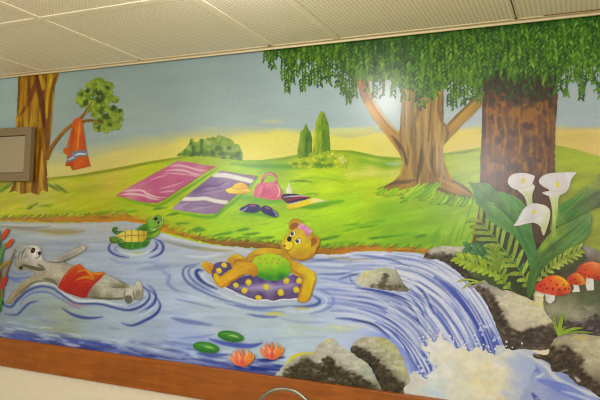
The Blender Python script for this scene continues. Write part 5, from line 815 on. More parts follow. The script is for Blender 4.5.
# ---------------- undergrowth at the right: ferns, leaves, lilies, toadstools
L = Layer((444, 215, 600, 306), .8, 141)
L.grad([(480, 235, (60, 66, 40)), (475, 250, (48, 92, 52)), (490, 240, (50, 74, 40)), (505, 235, (44, 48, 30)), (520, 245, (48, 46, 30)), (500, 262, (46, 66, 34)), (490, 270, (56, 74, 36)), (520, 275, (52, 58, 32)), (475, 268, (96, 104, 58)), (550, 275, (58, 60, 34)), (570, 262, (70, 74, 40)), (535, 290, (56, 60, 34))], 2.5, 20)
L.noise(6, 4, .12, 20)
L.keep([(481, 219), (488, 219), (494, 223), (502, 228), (512, 234), (520, 243), (528, 256), (540, 262), (556, 252), (570, 250), (582, 252), (588, 258), (578, 264), (566, 272), (552, 276), (542, 281), (536, 288), (533, 300), (524, 296), (512, 291), (504, 290), (496, 286), (486, 282), (478, 278), (470, 272), (464, 264), (468, 257), (473, 246), (478, 232)], False, rough=1.4, rs=5)
ug = finish(L, 'undergrowth', None, 'painted dark green shade between the ferns', 'leaf')
def frond(rib, n, la, lb, col, dark, seed, label, w=3.0, a0=60, a1=35):
    p = spline(rib, 14); m = len(p); x = p[:, 0]; y = p[:, 1]; g = max(la, lb) + 6
    L = Layer((x.min() - g, y.min() - g, x.max() + g, y.max() + g), .6, seed)
    for k in range(n):
        t = (k + .5) / n; i = int(t * (m - 2)); d = p[i + 1] - p[i]; ang = math.atan2(d[1], d[0]); l0 = (.35 + .65 * math.sin(math.pi * min(1, .12 + t * .95))) 
        for sg, ll in ((-1, la), (1, lb)):
            l = ll * l0 * L.R.uniform(.85, 1.1); b = ang + math.pi - sg * math.radians(a0 + (a1 - a0) * (1 - t)); q = p[i] + np.array((math.cos(b), math.sin(b))) * l
            mid = (p[i] + q) / 2 + np.array((L.R.uniform(-.6, .6), -.9)); c = np.array(col) + L.R.uniform(-16, 16)
            L.stroke([tuple(p[i]), tuple(mid), tuple(q)], [w * .55, w, w * 1.05, w * .7], c, None, 1, 'both', True)
            for h in range(3):
                r = p[i] + (q - p[i]) * L.R.uniform(.35, 1); L.blob(r[0] + L.R.uniform(-1, 1), r[1] + L.R.uniform(-1, 1), 1.1, .9, c + 12, 0, None, 1, True)
            L.stroke([tuple(p[i]), tuple(mid)], .8, dark, 1, .4)
    L.stroke([tuple(q) for q in p[::4]] + [tuple(p[-1])], 1.3, np.array(col) * .92, None, 1, 'none', True)
    return finish(L, 'fern_frond', None, label, 'leaf')
# ribs run from the tip to the root
frond([(468, 249), (484, 253), (500, 256), (514, 262), (526, 270)], 10, 11, 10, (66, 112, 56), (36, 66, 36), 142, 'painted bluish dark green fern frond lying behind the lime fronds', 4)
frond([(480, 220), (489, 231), (498, 242), (508, 255), (517, 266), (526, 280), (530, 288)], 11, 25, 19, (132, 150, 50), (84, 104, 40), 143, 'painted tall upright lime fern frond beside the large lily leaf', 3.9, 62, 42)
frond([(459, 258), (470, 262), (481, 266), (492, 272), (501, 281)], 10, 11, 12, (142, 162, 42), (90, 110, 40), 144, 'painted small lime fern frond over the far bank rock', 3.6)
frond([(494, 250), (496, 260), (499, 270), (504, 281), (511, 289)], 8, 12, 13, (122, 144, 42), (70, 92, 36), 145, 'painted lime fern frond rising from the sunlit rock', 3.6)
frond([(579, 251), (567, 257), (556, 263), (546, 272), (536, 282)], 10, 10, 12, (138, 150, 58), (90, 104, 44), 146, 'painted olive fern frond over the largest toadstool', 3.2)
for p, lab in [([(457, 281.6), (464, 279.6), (472, 279.8), (482, 282)], 'painted upper curved grass blade reaching over the waterfall'), ([(462, 288.6), (468, 284.4), (476, 282), (485, 281.8)], 'painted lower curved grass blade reaching over the waterfall')]:
    L = Layer((450, 274, 492, 294), .5, 147); L.stroke(p, 2.2, (142, 160, 52), None, 1, 'both', True); L.stroke(p, .7, (180, 190, 80), .6, .8); finish(L, 'grass_blade', None, lab, 'leaf')
def leaf(pts, grad, st, label, seed, step=.6, ang=-42):
    x = [p[0] for p in pts]; y = [p[1] for p in pts]
    L = Layer((min(x) - 2, min(y) - 2, max(x) + 2, max(y) + 2), step, seed); L.grad(grad, 2.6, 6); L.rgb = L.rgb * 1.07; L.noise(14, 2.2, .13, ang); L.noise(5, 1.4, .06, ang + 60)
    for p, w, c, o in st: L.stroke(p, w, c, 1.6, o)
    L.keep(pts, True, 4, rough=.25); return finish(L, 'lily_leaf', None, label, 'leaf')
leaf([(550, 230), (552, 220), (556, 210), (562, 204), (570, 199), (579, 192), (588, 184), (597, 176), (608, 167), (640, 160), (650, 190), (610, 205), (596, 208), (585, 213), (574, 219), (565, 223), (556, 227)],
     [(556, 220, (104, 134, 54)), (566, 206, (70, 118, 44)), (578, 197, (96, 126, 46)), (592, 184, (130, 138, 54)), (604, 176, (112, 116, 54)), (572, 212, (56, 104, 38)), (584, 205, (78, 96, 52)), (596, 196, (76, 88, 58)), (600, 203, (70, 78, 50)), (570, 218, (60, 90, 34)), (560, 222, (76, 120, 46)), (640, 180, (80, 96, 56))],
     [([(558, 222), (572, 206), (590, 190), (606, 176)], 2, (110, 128, 60), .6), ([(566, 215), (582, 202), (600, 192)], 3, (66, 84, 52), .6), ([(562, 212), (574, 202), (582, 194)], 3.4, (48, 110, 46), .6)], 'painted upper right lily leaf leaning off towards the right', 151)
leaf([(468.6, 181.6), (474, 183.2), (481, 182.8), (488, 183.6), (493, 187), (497, 191), (504, 192.6), (511, 194.6), (517, 197.6), (523, 202.6), (528, 210), (531, 220), (533, 232), (536, 246), (538, 262), (534, 276), (530, 268), (526, 254), (520, 243.6), (513, 235.4), (506, 231.4), (499, 226.6), (492, 222), (487, 218), (485.4, 212), (481, 207.6), (477, 203.6), (475, 198), (473.4, 190)],
     [(475, 187, (70, 106, 56)), (485, 188, (74, 116, 54)), (480, 198, (60, 108, 48)), (490, 195, (58, 92, 44)), (500, 205, (60, 96, 44)), (505, 197, (78, 124, 52)), (515, 205, (76, 122, 48)), (495, 208, (90, 134, 66)), (490, 215, (70, 116, 48)), (505, 220, (82, 128, 54)), (518, 225, (66, 114, 46)), (525, 240, (60, 108, 46)), (533, 255, (62, 106, 50)), (512, 214, (62, 104, 46))],
     [([(472, 184), (484, 194), (497, 205), (510, 217), (520, 232), (530, 254)], 2, (44, 80, 38), .7), ([(474, 185), (486, 195), (498, 206)], .8, (110, 140, 80), .5), ([(486, 203.4), (490, 203), (495, 204)], 1, (150, 172, 110), .8), ([(487, 206), (491, 206), (496, 207.6)], 1, (140, 166, 100), .7), ([(502, 196), (507, 204), (510, 214)], 1.4, (100, 148, 66), .6), ([(512, 198), (517, 208), (518, 222)], 1.6, (96, 144, 64), .6), ([(487, 185), (489, 191), (488, 196)], 1.2, (96, 140, 66), .6), ([(492, 219), (503, 227), (514, 234)], 1.2, (110, 150, 60), .6), ([(500, 210), (506, 218), (516, 228)], 3, (96, 140, 60), .5)], 'painted broad lily leaf crossing the dark tree trunk', 152, .6, 44)
leaf([(531, 268), (535, 256), (540, 246), (546, 238), (553, 230.6), (560, 226.4), (568, 223), (576, 218.6), (583, 214.6), (589.4, 212.6), (591.4, 219), (590.4, 227), (588.4, 235), (582, 241.4), (574, 245.6), (566, 250), (558, 256), (549, 263), (542, 271), (537, 281), (534, 292), (529, 297), (526.6, 288), (528, 278)],
     [(536, 262, (70, 104, 44)), (545, 245, (120, 140, 46)), (555, 236, (112, 136, 46)), (562, 232, (96, 124, 48)), (575, 225, (80, 112, 54)), (586, 218, (92, 120, 64)), (585, 230, (74, 112, 54)), (572, 240, (84, 116, 54)), (560, 246, (76, 104, 48)), (548, 256, (66, 98, 40)), (552, 248, (60, 84, 38)), (540, 270, (56, 90, 38)), (531, 288, (58, 92, 36))],
     [([(537, 264), (548, 251), (560, 240), (574, 229), (586, 219)], 2, (58, 82, 40), .7), ([(540, 252), (548, 243), (558, 233)], 3, (140, 156, 50), .5), ([(556, 250), (570, 240), (584, 231)], 2.6, (104, 136, 70), .5), ([(532, 292), (534, 278), (540, 266)], 2, (84, 118, 48), .7)], 'painted blade shaped lily leaf reaching right above the toadstools', 153)
def lily(bowl, stem, grads, st, spad, label, seed, sg):
    L = Layer((min(p[0] for p in stem + bowl) - 2, min(p[1] for p in stem + bowl) - 2, max(p[0] for p in stem + bowl) + 2, max(p[1] for p in stem + bowl) + 2), .5, seed)
    L.grad(grads, 2.6, 3); L.rgb = L.rgb * .95
    for p, w, c, o in st: L.stroke(p, w, c, 1.1, o)
    L.keep(stem, True, 4); L.keep(bowl, True, 4)
    o = finish(L, 'calla_lily', None, label)
    small(spad, (206, 186, 70), 'spadix', 'yellow spadix', parent=o, step=.4, paint=S(sg))
lily([(539, 181.6), (540.6, 178), (545, 175), (552, 173.2), (562, 172.8), (576, 172.6), (572.6, 177.6), (570.6, 182), (569, 188), (565.6, 192.6), (559, 195.6), (551, 196.4), (545, 194.8), (542.4, 192.4), (549.6, 190.8), (545, 187.6), (541, 185)], [(549, 192), (560, 192), (558.6, 200), (557.6, 214), (556, 224), (556, 236), (551.6, 236), (552.4, 222), (551.6, 206)],
     [(545, 180, (216, 206, 196)), (560, 178, (212, 200, 192)), (570, 176, (220, 212, 204)), (552, 186, (216, 206, 200)), (564, 188, (210, 198, 186)), (550, 194, (216, 212, 196)), (554, 202, (196, 200, 130)), (555, 215, (170, 184, 90)), (554, 230, (140, 160, 70))], [([(543, 192.6), (550, 191), (558, 192), (565, 190)], 1, (190, 178, 160), .7), ([(553, 198), (554, 212), (554, 228)], 1, (206, 212, 150), .6), ([(546, 186.6), (551, 190), (557, 190)], 1.4, (186, 170, 160), .5)],
     [(556, 184), (557, 181.4), (558.6, 182.4), (559, 186), (557.6, 188.4), (556.2, 187.4)], 'painted white calla lily with a pointed tip, the right one of three', 161, ([(557, 183), (557.6, 187)], .8, (222, 200, 60), .8))
lily([(508, 182), (509.4, 177.6), (513, 174.6), (519, 173.2), (526, 173.4), (532, 175), (535, 176.4), (534, 180), (532.6, 184), (535, 186), (533, 188.8), (526, 190.2), (519, 190.4), (513, 188.4), (509.6, 185.6)], [(517, 188), (534, 186.6), (532.6, 194), (532.6, 202), (533.4, 206.4), (527.4, 206.4), (526.6, 202), (524, 196)],
     [(512, 180, (220, 212, 198)), (522, 177, (214, 204, 194)), (530, 179, (222, 214, 200)), (520, 186, (214, 206, 198)), (528, 188, (222, 216, 198)), (527, 196, (196, 196, 140)), (530, 204, (180, 184, 120))], [([(514, 186), (521, 188), (529, 186.6), (532, 184)], 1, (186, 174, 158), .7), ([(521, 190.6), (527, 198), (529, 206)], 1, (216, 214, 170), .6)],
     [(521, 180.4), (523, 178.4), (525.4, 180), (525, 182.6), (522.8, 183.8), (521, 182.6)], 'painted white calla lily highest on the left', 162, ([(522, 180), (524, 182)], .8, (222, 204, 70), .8))
lily([(514, 225.6), (517.4, 221), (520.4, 214.6), (524, 209), (529, 205), (535, 203.4), (541, 204.4), (546, 206), (549.6, 209.4), (550.4, 214), (549, 222), (546.4, 230), (544, 235.4), (542.6, 231), (539.4, 225.6), (534, 222.8), (527, 223.6), (520, 225.4)], [(541, 214), (549, 216), (547, 226), (544, 235.6), (541, 228)],
     [(518, 223, (222, 214, 204)), (526, 213, (216, 208, 198)), (534, 207, (212, 200, 194)), (532, 218, (206, 194, 188)), (544, 208, (222, 216, 196)), (546, 218, (206, 206, 160)), (544, 228, (190, 194, 130)), (540, 218, (222, 216, 200))], [([(516, 224), (526, 220), (536, 218), (544, 212)], 1, (190, 176, 166), .6), ([(528, 208), (524, 214), (520, 221)], 1.2, (226, 220, 210), .6), ([(548, 212), (546, 222), (544, 232)], 1, (170, 180, 110), .6)],
     [(532, 211.6), (533.4, 209.8), (535.6, 210.8), (535.6, 213.6), (533.6, 214.4)], 'painted white calla lily drooping lowest of the three', 163, ([(533, 211), (534.6, 213)], .8, (222, 204, 70), .8))
def toadstool(cap, stem, g, dots, st, label, seed):
    t = small(stem, (206, 196, 180), 'toadstool', label, smooth=False, step=.5, grad=[(stem[0][0], stem[0][1], (190, 176, 150)), (stem[1][0] - 2, stem[1][1] + 5, (212, 204, 190))])
    L = Layer((min(p[0] for p in cap) - 2, min(p[1] for p in cap) - 2, max(p[0] for p in cap) + 2, max(p[1] for p in cap) + 2), .5, seed); L.grad(g, 2.5, 4); L.noise(3, 3, .07)
    for p, w, c, o in st: L.stroke(p, w, c, 1.4, o)
    for x, y, a, b in dots: L.blob(x, y, a, b, (120, 34, 18), 0, .8, .9)
    L.keep(cap, True, 4, rough=.2); finish(L, 'cap', t, 'orange red cap with dark dots')
toadstool([(575.4, 275), (576.6, 270.4), (580, 265.6), (585, 262.6), (591, 261.4), (598, 262.4), (606, 266), (614, 272), (617, 279), (608, 282.4), (598, 280.4), (591, 278.6), (583, 277.6), (578, 277.4)], [(586, 277), (593.4, 277), (594, 290), (587, 290.4), (585.4, 284)], [(580, 270, (176, 66, 40)), (588, 265, (200, 92, 50)), (596, 266, (206, 120, 70)), (590, 273, (200, 76, 34)), (600, 274, (196, 84, 40)), (580, 276, (170, 50, 28)), (598, 279, (150, 44, 34)), (612, 276, (170, 60, 36))], [(580, 273, .9, .9), (585, 274.6, 1, 1), (589, 275.6, 1, .9), (594, 275.6, 1, 1), (585, 270, .8, .8), (598, 277, 1, 1)], [([(584, 264.6), (592, 262.8), (600, 265)], 1.6, (216, 136, 80), .7)], 'painted toadstool at the back right with a broad cap', 171)
toadstool([(567, 281), (568.6, 276.6), (572, 273.6), (576, 272.6), (581, 274.4), (584.6, 279), (585.4, 283.4), (581, 285.2), (575, 284.6), (570, 284)], [(572.6, 284), (578.6, 284), (580, 291.6), (572, 292), (574, 288)], [(571, 279, (186, 64, 34)), (577, 276, (206, 106, 40)), (582, 281, (206, 120, 40)), (574, 283, (170, 50, 26))], [(575, 279, .9, .9), (571, 281, .8, .9), (580, 282, .8, .8), (577, 282.6, .8, .8)], [([(576, 274), (581, 277), (584, 281)], 1.2, (220, 150, 60), .7)], 'painted smallest toadstool, between the other two', 172)
toadstool([(535, 287.4), (537.4, 283.4), (542, 279.6), (547, 276.6), (553, 275.2), (560, 276), (566, 280), (570, 285), (571.4, 289.6), (568.6, 293.4), (562, 295), (555, 295.4), (547, 293.6), (540, 291.8), (536, 290.4)], [(545, 293), (555.4, 294.4), (554.6, 300), (551.6, 303), (549, 303.2), (546, 300.4)], [(540, 286, (186, 56, 30)), (548, 281, (200, 76, 34)), (558, 278, (216, 130, 40)), (564, 283, (220, 150, 50)), (556, 285, (206, 92, 30)), (566, 290, (196, 80, 30)), (550, 291, (196, 70, 26)), (560, 293, (170, 50, 26))], [(540.4, 286, 1, .9), (547, 288.4, 1.3, 1.1), (553, 288.8, 1.2, 1.6), (559.4, 289.4, 1.3, 1.2), (565, 289, 1.1, 1.3), (545, 284, .9, .9), (557, 284.6, .9, 1.3), (563.6, 284.6, .8, 1.1), (551, 280.6, .9, .8), (569, 288.6, .8, .9), (543, 289.4, .8, .8)], [([(556, 276.6), (563, 279), (568, 284.6)], 2, (226, 170, 60), .8)], 'painted largest toadstool in front with a dotted cap', 173)
L = Layer((546, 308, 600, 340), .5, 174)
for p, w, c in [([(558, 334), (555.4, 325), (554.4, 314)], [2, 3.4, 3, .8], (132, 148, 62)), ([(558.6, 333), (560.6, 324), (562.6, 313.6)], [2.4, 4.2, 3.6, .8], (140, 164, 50)), ([(559, 334), (563, 328.6), (566, 325.6)], [2, 2.4, 1.6, .6], (140, 160, 56)), ([(559, 334.6), (566, 331), (574, 328.4), (583, 327.4)], [2, 3.4, 3, .6], (142, 164, 56)), ([(562, 334.4), (574, 332), (584, 332), (593, 332.6)], [1.4, 2.4, 2.4, .6], (130, 148, 66))]:
    L.stroke(p, w, c, None, 1, 'both', True); L.stroke(p, .8, np.array(c) * .72, .7, .6)
finish(L, 'grass_tuft', None, 'painted small light green grass tuft between two rocks at the right', 'leaf')

# ---------------- water lilies and pads
def pad(cx, cy, ang, label, seed):
    L = Layer((cx - 17, cy - 10, cx + 17, cy + 10), .5, seed)
    L.blob(cx, cy, 13.2, 5.3, (58, 124, 44), ang, None, 1, True); c, q = math.cos(math.radians(ang)), math.sin(math.radians(ang))
    L.stroke([(cx - 10 * c, cy - 10 * q + 2.6), (cx, cy + 3.6), (cx + 10 * c, cy + 10 * q + 2.4)], 2.4, (34, 92, 44), 1.6, .7); L.stroke([(cx - 8, cy - 2.8), (cx + 1, cy - 2), (cx + 9, cy + .6)], 2, (100, 156, 74), 1.8, .8); L.stroke([(cx - 2, cy - 1), (cx + 3, cy - .4), (cx + 8, cy + 1.4)], 1.3, (196, 206, 130), 1, .85)
    return finish(L, 'lily_pad', None, label, 'leaf')
pad(207.2, 347.2, 9, 'painted green lily pad nearer the wooden rail', 181); pad(231.8, 336, 10, 'painted green lily pad, upper of the two', 182)
def waterlily(cx, cy, sc, label, seed):
    L = Layer((cx - 18, cy - 14, cx + 18, cy + 12), .45, seed)
    P_ = lambda a, b: (cx + a * sc, cy + b * sc)
    for (a, b), (d, e), w, c in [((-12, -3), (-5, 6), 4, (226, 130, 76)), ((12, -4), (5, 6), 4, (214, 124, 46)), ((-9, -7), (-3, 6), 4.2, (232, 160, 116)), ((9, -6), (3, 6), 4, (220, 130, 52)), ((-5.4, -9), (-1.6, 6), 4.2, (222, 120, 70)), ((5.6, -9), (2, 6), 4.2, (226, 150, 80)), ((0, -9.6), (0, 6), 4.4, (214, 100, 60)), ((-7.6, -3), (-2, 7), 4, (218, 104, 80)), ((7.6, -3), (2, 7), 4, (222, 120, 60)), ((-3, -4.4), (-.8, 7), 3.8, (230, 140, 104)), ((3.4, -4), (1, 7), 3.8, (226, 132, 76)), ((0, 0), (0, 7), 4, (206, 80, 66))]:
        m = ((a + d) / 2 + (a - d) * .12, (b + e) / 2)
        L.stroke([P_(a, b), P_(*m), P_(d, e)], [.7, w * .8 * sc, w * sc, w * .7 * sc], c, None, 1, 'both', True); L.stroke([P_(a, b), P_(*m)], 1, (240, 200, 150), .7, .7); L.stroke([P_(m[0] + .8, m[1]), P_(d, e)], 1, (176, 70, 40), .7, .5)
    L.blob(cx, cy + 5.6 * sc, 7 * sc, 2.6 * sc, (206, 88, 72), 6, 1.6, .6, True)
    return finish(L, 'water_lily', None, label)
waterlily(243.4, 357.6, 1.02, 'painted orange water lily nearer the lily pads', 183); waterlily(273, 351, .98, 'painted orange water lily beside the yellow crested rock', 184)

# ---------------- bulrushes at the left edge
L = Layer((XL, 225, 24, 312), .6, 191)
for p, w, c in [([(3, 300), (4, 284), (9, 268), (17, 249)], [3, 3, 2.4, 1], (124, 96, 60)), ([(-3, 290), (0, 272), (6, 264), (14, 262)], [3, 4, 3, 1], (140, 104, 36)), ([(-6, 300), (-1, 282), (2, 262), (5, 248)], [3, 3, 2, 1], (70, 104, 56)), ([(-4, 268), (-1, 254), (2, 241), (3.6, 236)], [3, 3.4, 2, .8], (56, 100, 56)), ([(-2, 268), (1, 256), (6, 246), (9, 242)], [3, 3.4, 2.6, 1], (74, 126, 62)), ([(-2, 262), (-1, 246), (1.8, 231)], [3, 3, 1], (50, 96, 70)),
                ([(-14, 300), (-12, 268), (-8, 236)], [4, 4, 1], (60, 104, 54)), ([(-24, 300), (-20, 262), (-22, 230)], [4, 4, 1], (66, 112, 56)), ([(0, 312), (1.4, 300), (2, 288)], [4, 5, 2], (46, 120, 44)), ([(-8, 312), (-6, 296), (-4, 280)], [4, 4, 1], (70, 96, 46)), ([(1, 296), (2, 284), (1, 270)], [3, 4, 2], (96, 70, 40)), ([(-30, 306), (-10, 300), (2, 292)], [5, 6, 2], (70, 84, 44))]:
    L.stroke(p, w, c, None, 1, 'both', True); L.stroke(p, .8, np.array(c) * 1.25, .8, .5)
br = finish(L, 'bulrushes', None, 'painted clump of bulrushes growing at the left edge', 'leaf')
for pts in [[(2.6, 238.6), (3.6, 234.6), (6, 230.6), (8.8, 228.4), (10.6, 229.4), (10.4, 232.4), (8, 236.4), (5, 239.8), (3.2, 240)], [(6.8, 246.6), (8.4, 243), (11.4, 239.8), (14.4, 238.8), (15.4, 240.6), (13.6, 244), (10.6, 247.2), (8, 248.6)]]:
    small(pts, (172, 66, 42), 'seed_head', 'red brown seed head', parent=br, paint=S((pts[1:4], 1, (206, 110, 70), .7), (pts[6:9], 1.2, (130, 40, 40), .7)))
small([(2, 288), (3.4, 282), (6.4, 277), (9.4, 278), (7.6, 283), (4.6, 288.6)], (166, 40, 44), 'flower', 'red flower', parent=br)
# ------------------------------------------------------------------ room
def node_mat(name, col, rough=.6, metal=0, noise=None, spec=.4, bump=0):
    m = bpy.data.materials.new(name); m.use_nodes = True; nt = m.node_tree; b = nt.nodes['Principled BSDF']
    b.inputs['Roughness'].default_value = rough; b.inputs['Metallic'].default_value = metal; b.inputs['Specular IOR Level'].default_value = spec
    c = lin(col)
    if noise:
        sx, sy, sz, amp = noise
        tc = nt.nodes.new('ShaderNodeTexCoord'); mp = nt.nodes.new('ShaderNodeMapping'); mp.inputs['Scale'].default_value = (sx, sy, sz)
        no = nt.nodes.new('ShaderNodeTexNoise'); no.inputs['Scale'].default_value = 1; no.inputs['Detail'].default_value = 5
        cr = nt.nodes.new('ShaderNodeValToRGB'); cr.color_ramp.elements[0].position = .3; cr.color_ramp.elements[1].position = .7
        cr.color_ramp.elements[0].color = (*(c * (1 - amp)), 1); cr.color_ramp.elements[1].color = (*np.clip(c * (1 + amp), 0, 1), 1)
        nt.links.new(tc.outputs['Object'], mp.inputs['Vector']); nt.links.new(mp.outputs[0], no.inputs['Vector']); nt.links.new(no.outputs['Fac'], cr.inputs['Fac']); nt.links.new(cr.outputs['Color'], b.inputs['Base Color'])
        if bump:
            bp = nt.nodes.new('ShaderNodeBump'); bp.inputs['Strength'].default_value = bump; bp.inputs['Distance'].default_value = .002
            nt.links.new(no.outputs['Fac'], bp.inputs['Height']); nt.links.new(bp.outputs['Normal'], b.inputs['Normal'])
    else: b.inputs['Base Color'].default_value = (*c, 1)
    return m
def mesh_obj(name, verts, faces, mat, loc=(0, 0, 0), parent=None, bevel=0, smooth=False):
    me = bpy.data.meshes.new(name); me.from_pydata([tuple(map(float, v)) for v in verts], [], faces); me.materials.append(mat); me.update()
    if smooth:
        for p in me.polygons: p.use_smooth = True
    o = bpy.data.objects.new(name, me); COL.objects.link(o); o.location = loc
    if parent: o.parent = parent
    if bevel:
        b = o.modifiers.new('bevel', 'BEVEL'); b.width = bevel; b.segments = 3
    return o
BF = [(0, 3, 2, 1), (4, 5, 6, 7), (0, 1, 5, 4), (1, 2, 6, 5), (2, 3, 7, 6), (3, 0, 4, 7)]
def box(x0, y0, z0, x1, y1, z1): return [(x0, y0, z0), (x1, y0, z0), (x1, y1, z0), (x0, y1, z0), (x0, y0, z1), (x1, y0, z1), (x1, y1, z1), (x0, y1, z1)]
def box_obj(name, x0, y0, z0, x1, y1, z1, mat, parent=None, bevel=0):
    cx, cy, cz = (x0 + x1) / 2, (y0 + y1) / 2, (z0 + z1) / 2
    loc = Vector((cx, cy, cz)) - (Vector(parent.location) if parent else Vector())
    return mesh_obj(name, box(x0 - cx, y0 - cy, z0 - cz, x1 - cx, y1 - cy, z1 - cz), BF, mat, loc, parent, bevel)
def tube(path, r, n=14):
    """closed-end tube along a 3D path"""
    p = [Vector(q) for q in path]; V = []; Fc = []; up = Vector((0, 1, 0))
    for i, q in enumerate(p):
        t = (p[min(i + 1, len(p) - 1)] - p[max(i - 1, 0)]).normalized(); a = t.cross(up)
        a = a.normalized() if a.length > 1e-4 else Vector((1, 0, 0)); b = t.cross(a)
        for k in range(n): V.append(q + a * r * math.cos(6.28319 * k / n) + b * r * math.sin(6.28319 * k / n))
    for i in range(len(p) - 1):
        for k in range(n): Fc.append((i * n + k, i * n + (k + 1) % n, (i + 1) * n + (k + 1) % n, (i + 1) * n + k))
    Fc.append(tuple(range(n - 1, -1, -1))); Fc.append(tuple((len(p) - 1) * n + k for k in range(n)))
    return V, Fc

X0, X1, Y0 = -4.2, 1.3, -4.0
wall_m = node_mat('cream_wall_paint', COLS['wall'], .55, 0, (40, 40, 40, .03), .3, .1)
plaster = node_mat('plain_wall_paint', (206, 198, 178), .7, 0, (30, 30, 30, .02))
o = box_obj('wall_back', X0, 0, 0, X1, .15, CEIL, wall_m); tag(o, kind='structure')
o = box_obj('wall_left', X0 - .15, Y0, 0, X0, .15, CEIL, plaster); tag(o, kind='structure')
o = box_obj('wall_right', X1, Y0, 0, X1 + .15, .15, CEIL, plaster); tag(o, kind='structure')
o = box_obj('floor', X0 - .15, Y0, -.1, X1 + .15, .15, 0, node_mat('floor_vinyl', (196, 184, 158), .5, 0, (6, 6, 6, .06))); tag(o, kind='structure')

# ceiling of perforated sheet panels
def ceiling_material():
    m = bpy.data.materials.new('perforated_ceiling_sheet'); m.use_nodes = True; nt = m.node_tree; b = nt.nodes['Principled BSDF']
    tc = nt.nodes.new('ShaderNodeTexCoord'); mp = nt.nodes.new('ShaderNodeMapping'); mp.inputs['Scale'].default_value = (1 / .0155, 1 / .0155, 1)
    fr = nt.nodes.new('ShaderNodeVectorMath'); fr.operation = 'FRACTION'
    sb = nt.nodes.new('ShaderNodeVectorMath'); sb.operation = 'SUBTRACT'; sb.inputs[1].default_value = (.5, .5, 0)
    mu = nt.nodes.new('ShaderNodeVectorMath'); mu.operation = 'MULTIPLY'; mu.inputs[1].default_value = (1, 1, 0)
    ln = nt.nodes.new('ShaderNodeVectorMath'); ln.operation = 'LENGTH'
    mr = nt.nodes.new('ShaderNodeMapRange'); mr.inputs['From Min'].default_value = .30; mr.inputs['From Max'].default_value = .38
    mx = nt.nodes.new('ShaderNodeMix'); mx.data_type = 'RGBA'
    mx.inputs['A'].default_value = (*lin(COLS['hole']), 1); mx.inputs['B'].default_value = (*lin(COLS['ceil']), 1)
    for a, c in ((tc.outputs['Object'], mp.inputs['Vector']), (mp.outputs[0], fr.inputs[0]), (fr.outputs[0], sb.inputs[0]), (sb.outputs[0], mu.inputs[0]), (mu.outputs[0], ln.inputs[0]), (ln.outputs['Value'], mr.inputs['Value']), (mr.outputs[0], mx.inputs['Factor']), (mx.outputs['Result'], b.inputs['Base Color'])):
        nt.links.new(a, c)
    b.inputs['Roughness'].default_value = .5; b.inputs['Specular IOR Level'].default_value = .2
    return m
cm = ceiling_material(); strip = node_mat('ceiling_strip_paint', COLS['strip'], .5, 0, (20, 20, 20, .02), .3)
slab = box_obj('ceiling', X0 - .15, Y0, CEIL, X1 + .15, .15, CEIL + .08, cm); tag(slab, kind='structure')
n = 0
def trim(x0, y0, z0, x1, y1, z1, m=strip, bev=.001):
    global n
    n += 1; o = box_obj('trim_%d' % n, x0, y0, z0, x1, y1, z1, m, None, bev); tag(o, kind='structure'); return o
edge_m = node_mat('ceiling_angle_paint', (214, 200, 164), .6, 0, (20, 20, 20, .03), .3)
trim(X0, -.024, CEIL - .010, X1, -.0165, CEIL + .001, edge_m)       # wall angle along the ceiling edge
trim(X0, -.045, CEIL - .003, X1, -.024, CEIL + .001, edge_m)
for xs, w in ((-1.867, .030), (-1.187, .036), (-.889, .026), (-3.1, .03), (-2.5, .03), (.62, .03)):
    trim(xs - w / 2, Y0, CEIL - .003, xs + w / 2, -.045, CEIL + .001)
trim(-.2125, Y0, CEIL - .0022, -.2085, -.045, CEIL + .001, node_mat('dark_joint', (92, 70, 44), .8))
trim(X0, -.645, CEIL - .0028, -1.205, -.615, CEIL + .001)
trim(-.12, -.05, CEIL - .0025, X1, -.0455, CEIL + .001, node_mat('brown_joint', (120, 84, 48), .8))
screw = node_mat('brown_screw', (92, 66, 40), .5, .3)
def screw_head(x, y, lab):
    V = []; Fc = []
    for r, z in ((.0055, 0), (.0055, -.0012), (.003, -.0022)):
        for k in range(14): V.append((r * math.cos(6.28319 * k / 14), r * math.sin(6.28319 * k / 14), z))
    for i in range(2):
        for k in range(14): Fc.append((i * 14 + k, (i + 1) * 14 + k, (i + 1) * 14 + (k + 1) % 14, i * 14 + (k + 1) % 14))
    Fc.append(tuple(28 + k for k in range(13, -1, -1)))
    tag(mesh_obj('screw', V, Fc, screw, (x, y, CEIL - .003)), lab, 'screw', 'screws along the ceiling edge')
screw_head(-1.867, -.055, 'small brown screw in the ceiling strip left of the treetop puff')
screw_head(-1.187, -.055, 'small brown screw in the ceiling strip where the willow leaves begin')
screw_head(-.2105, -.055, 'small brown screw at the dark ceiling joint above the brown tree trunk')

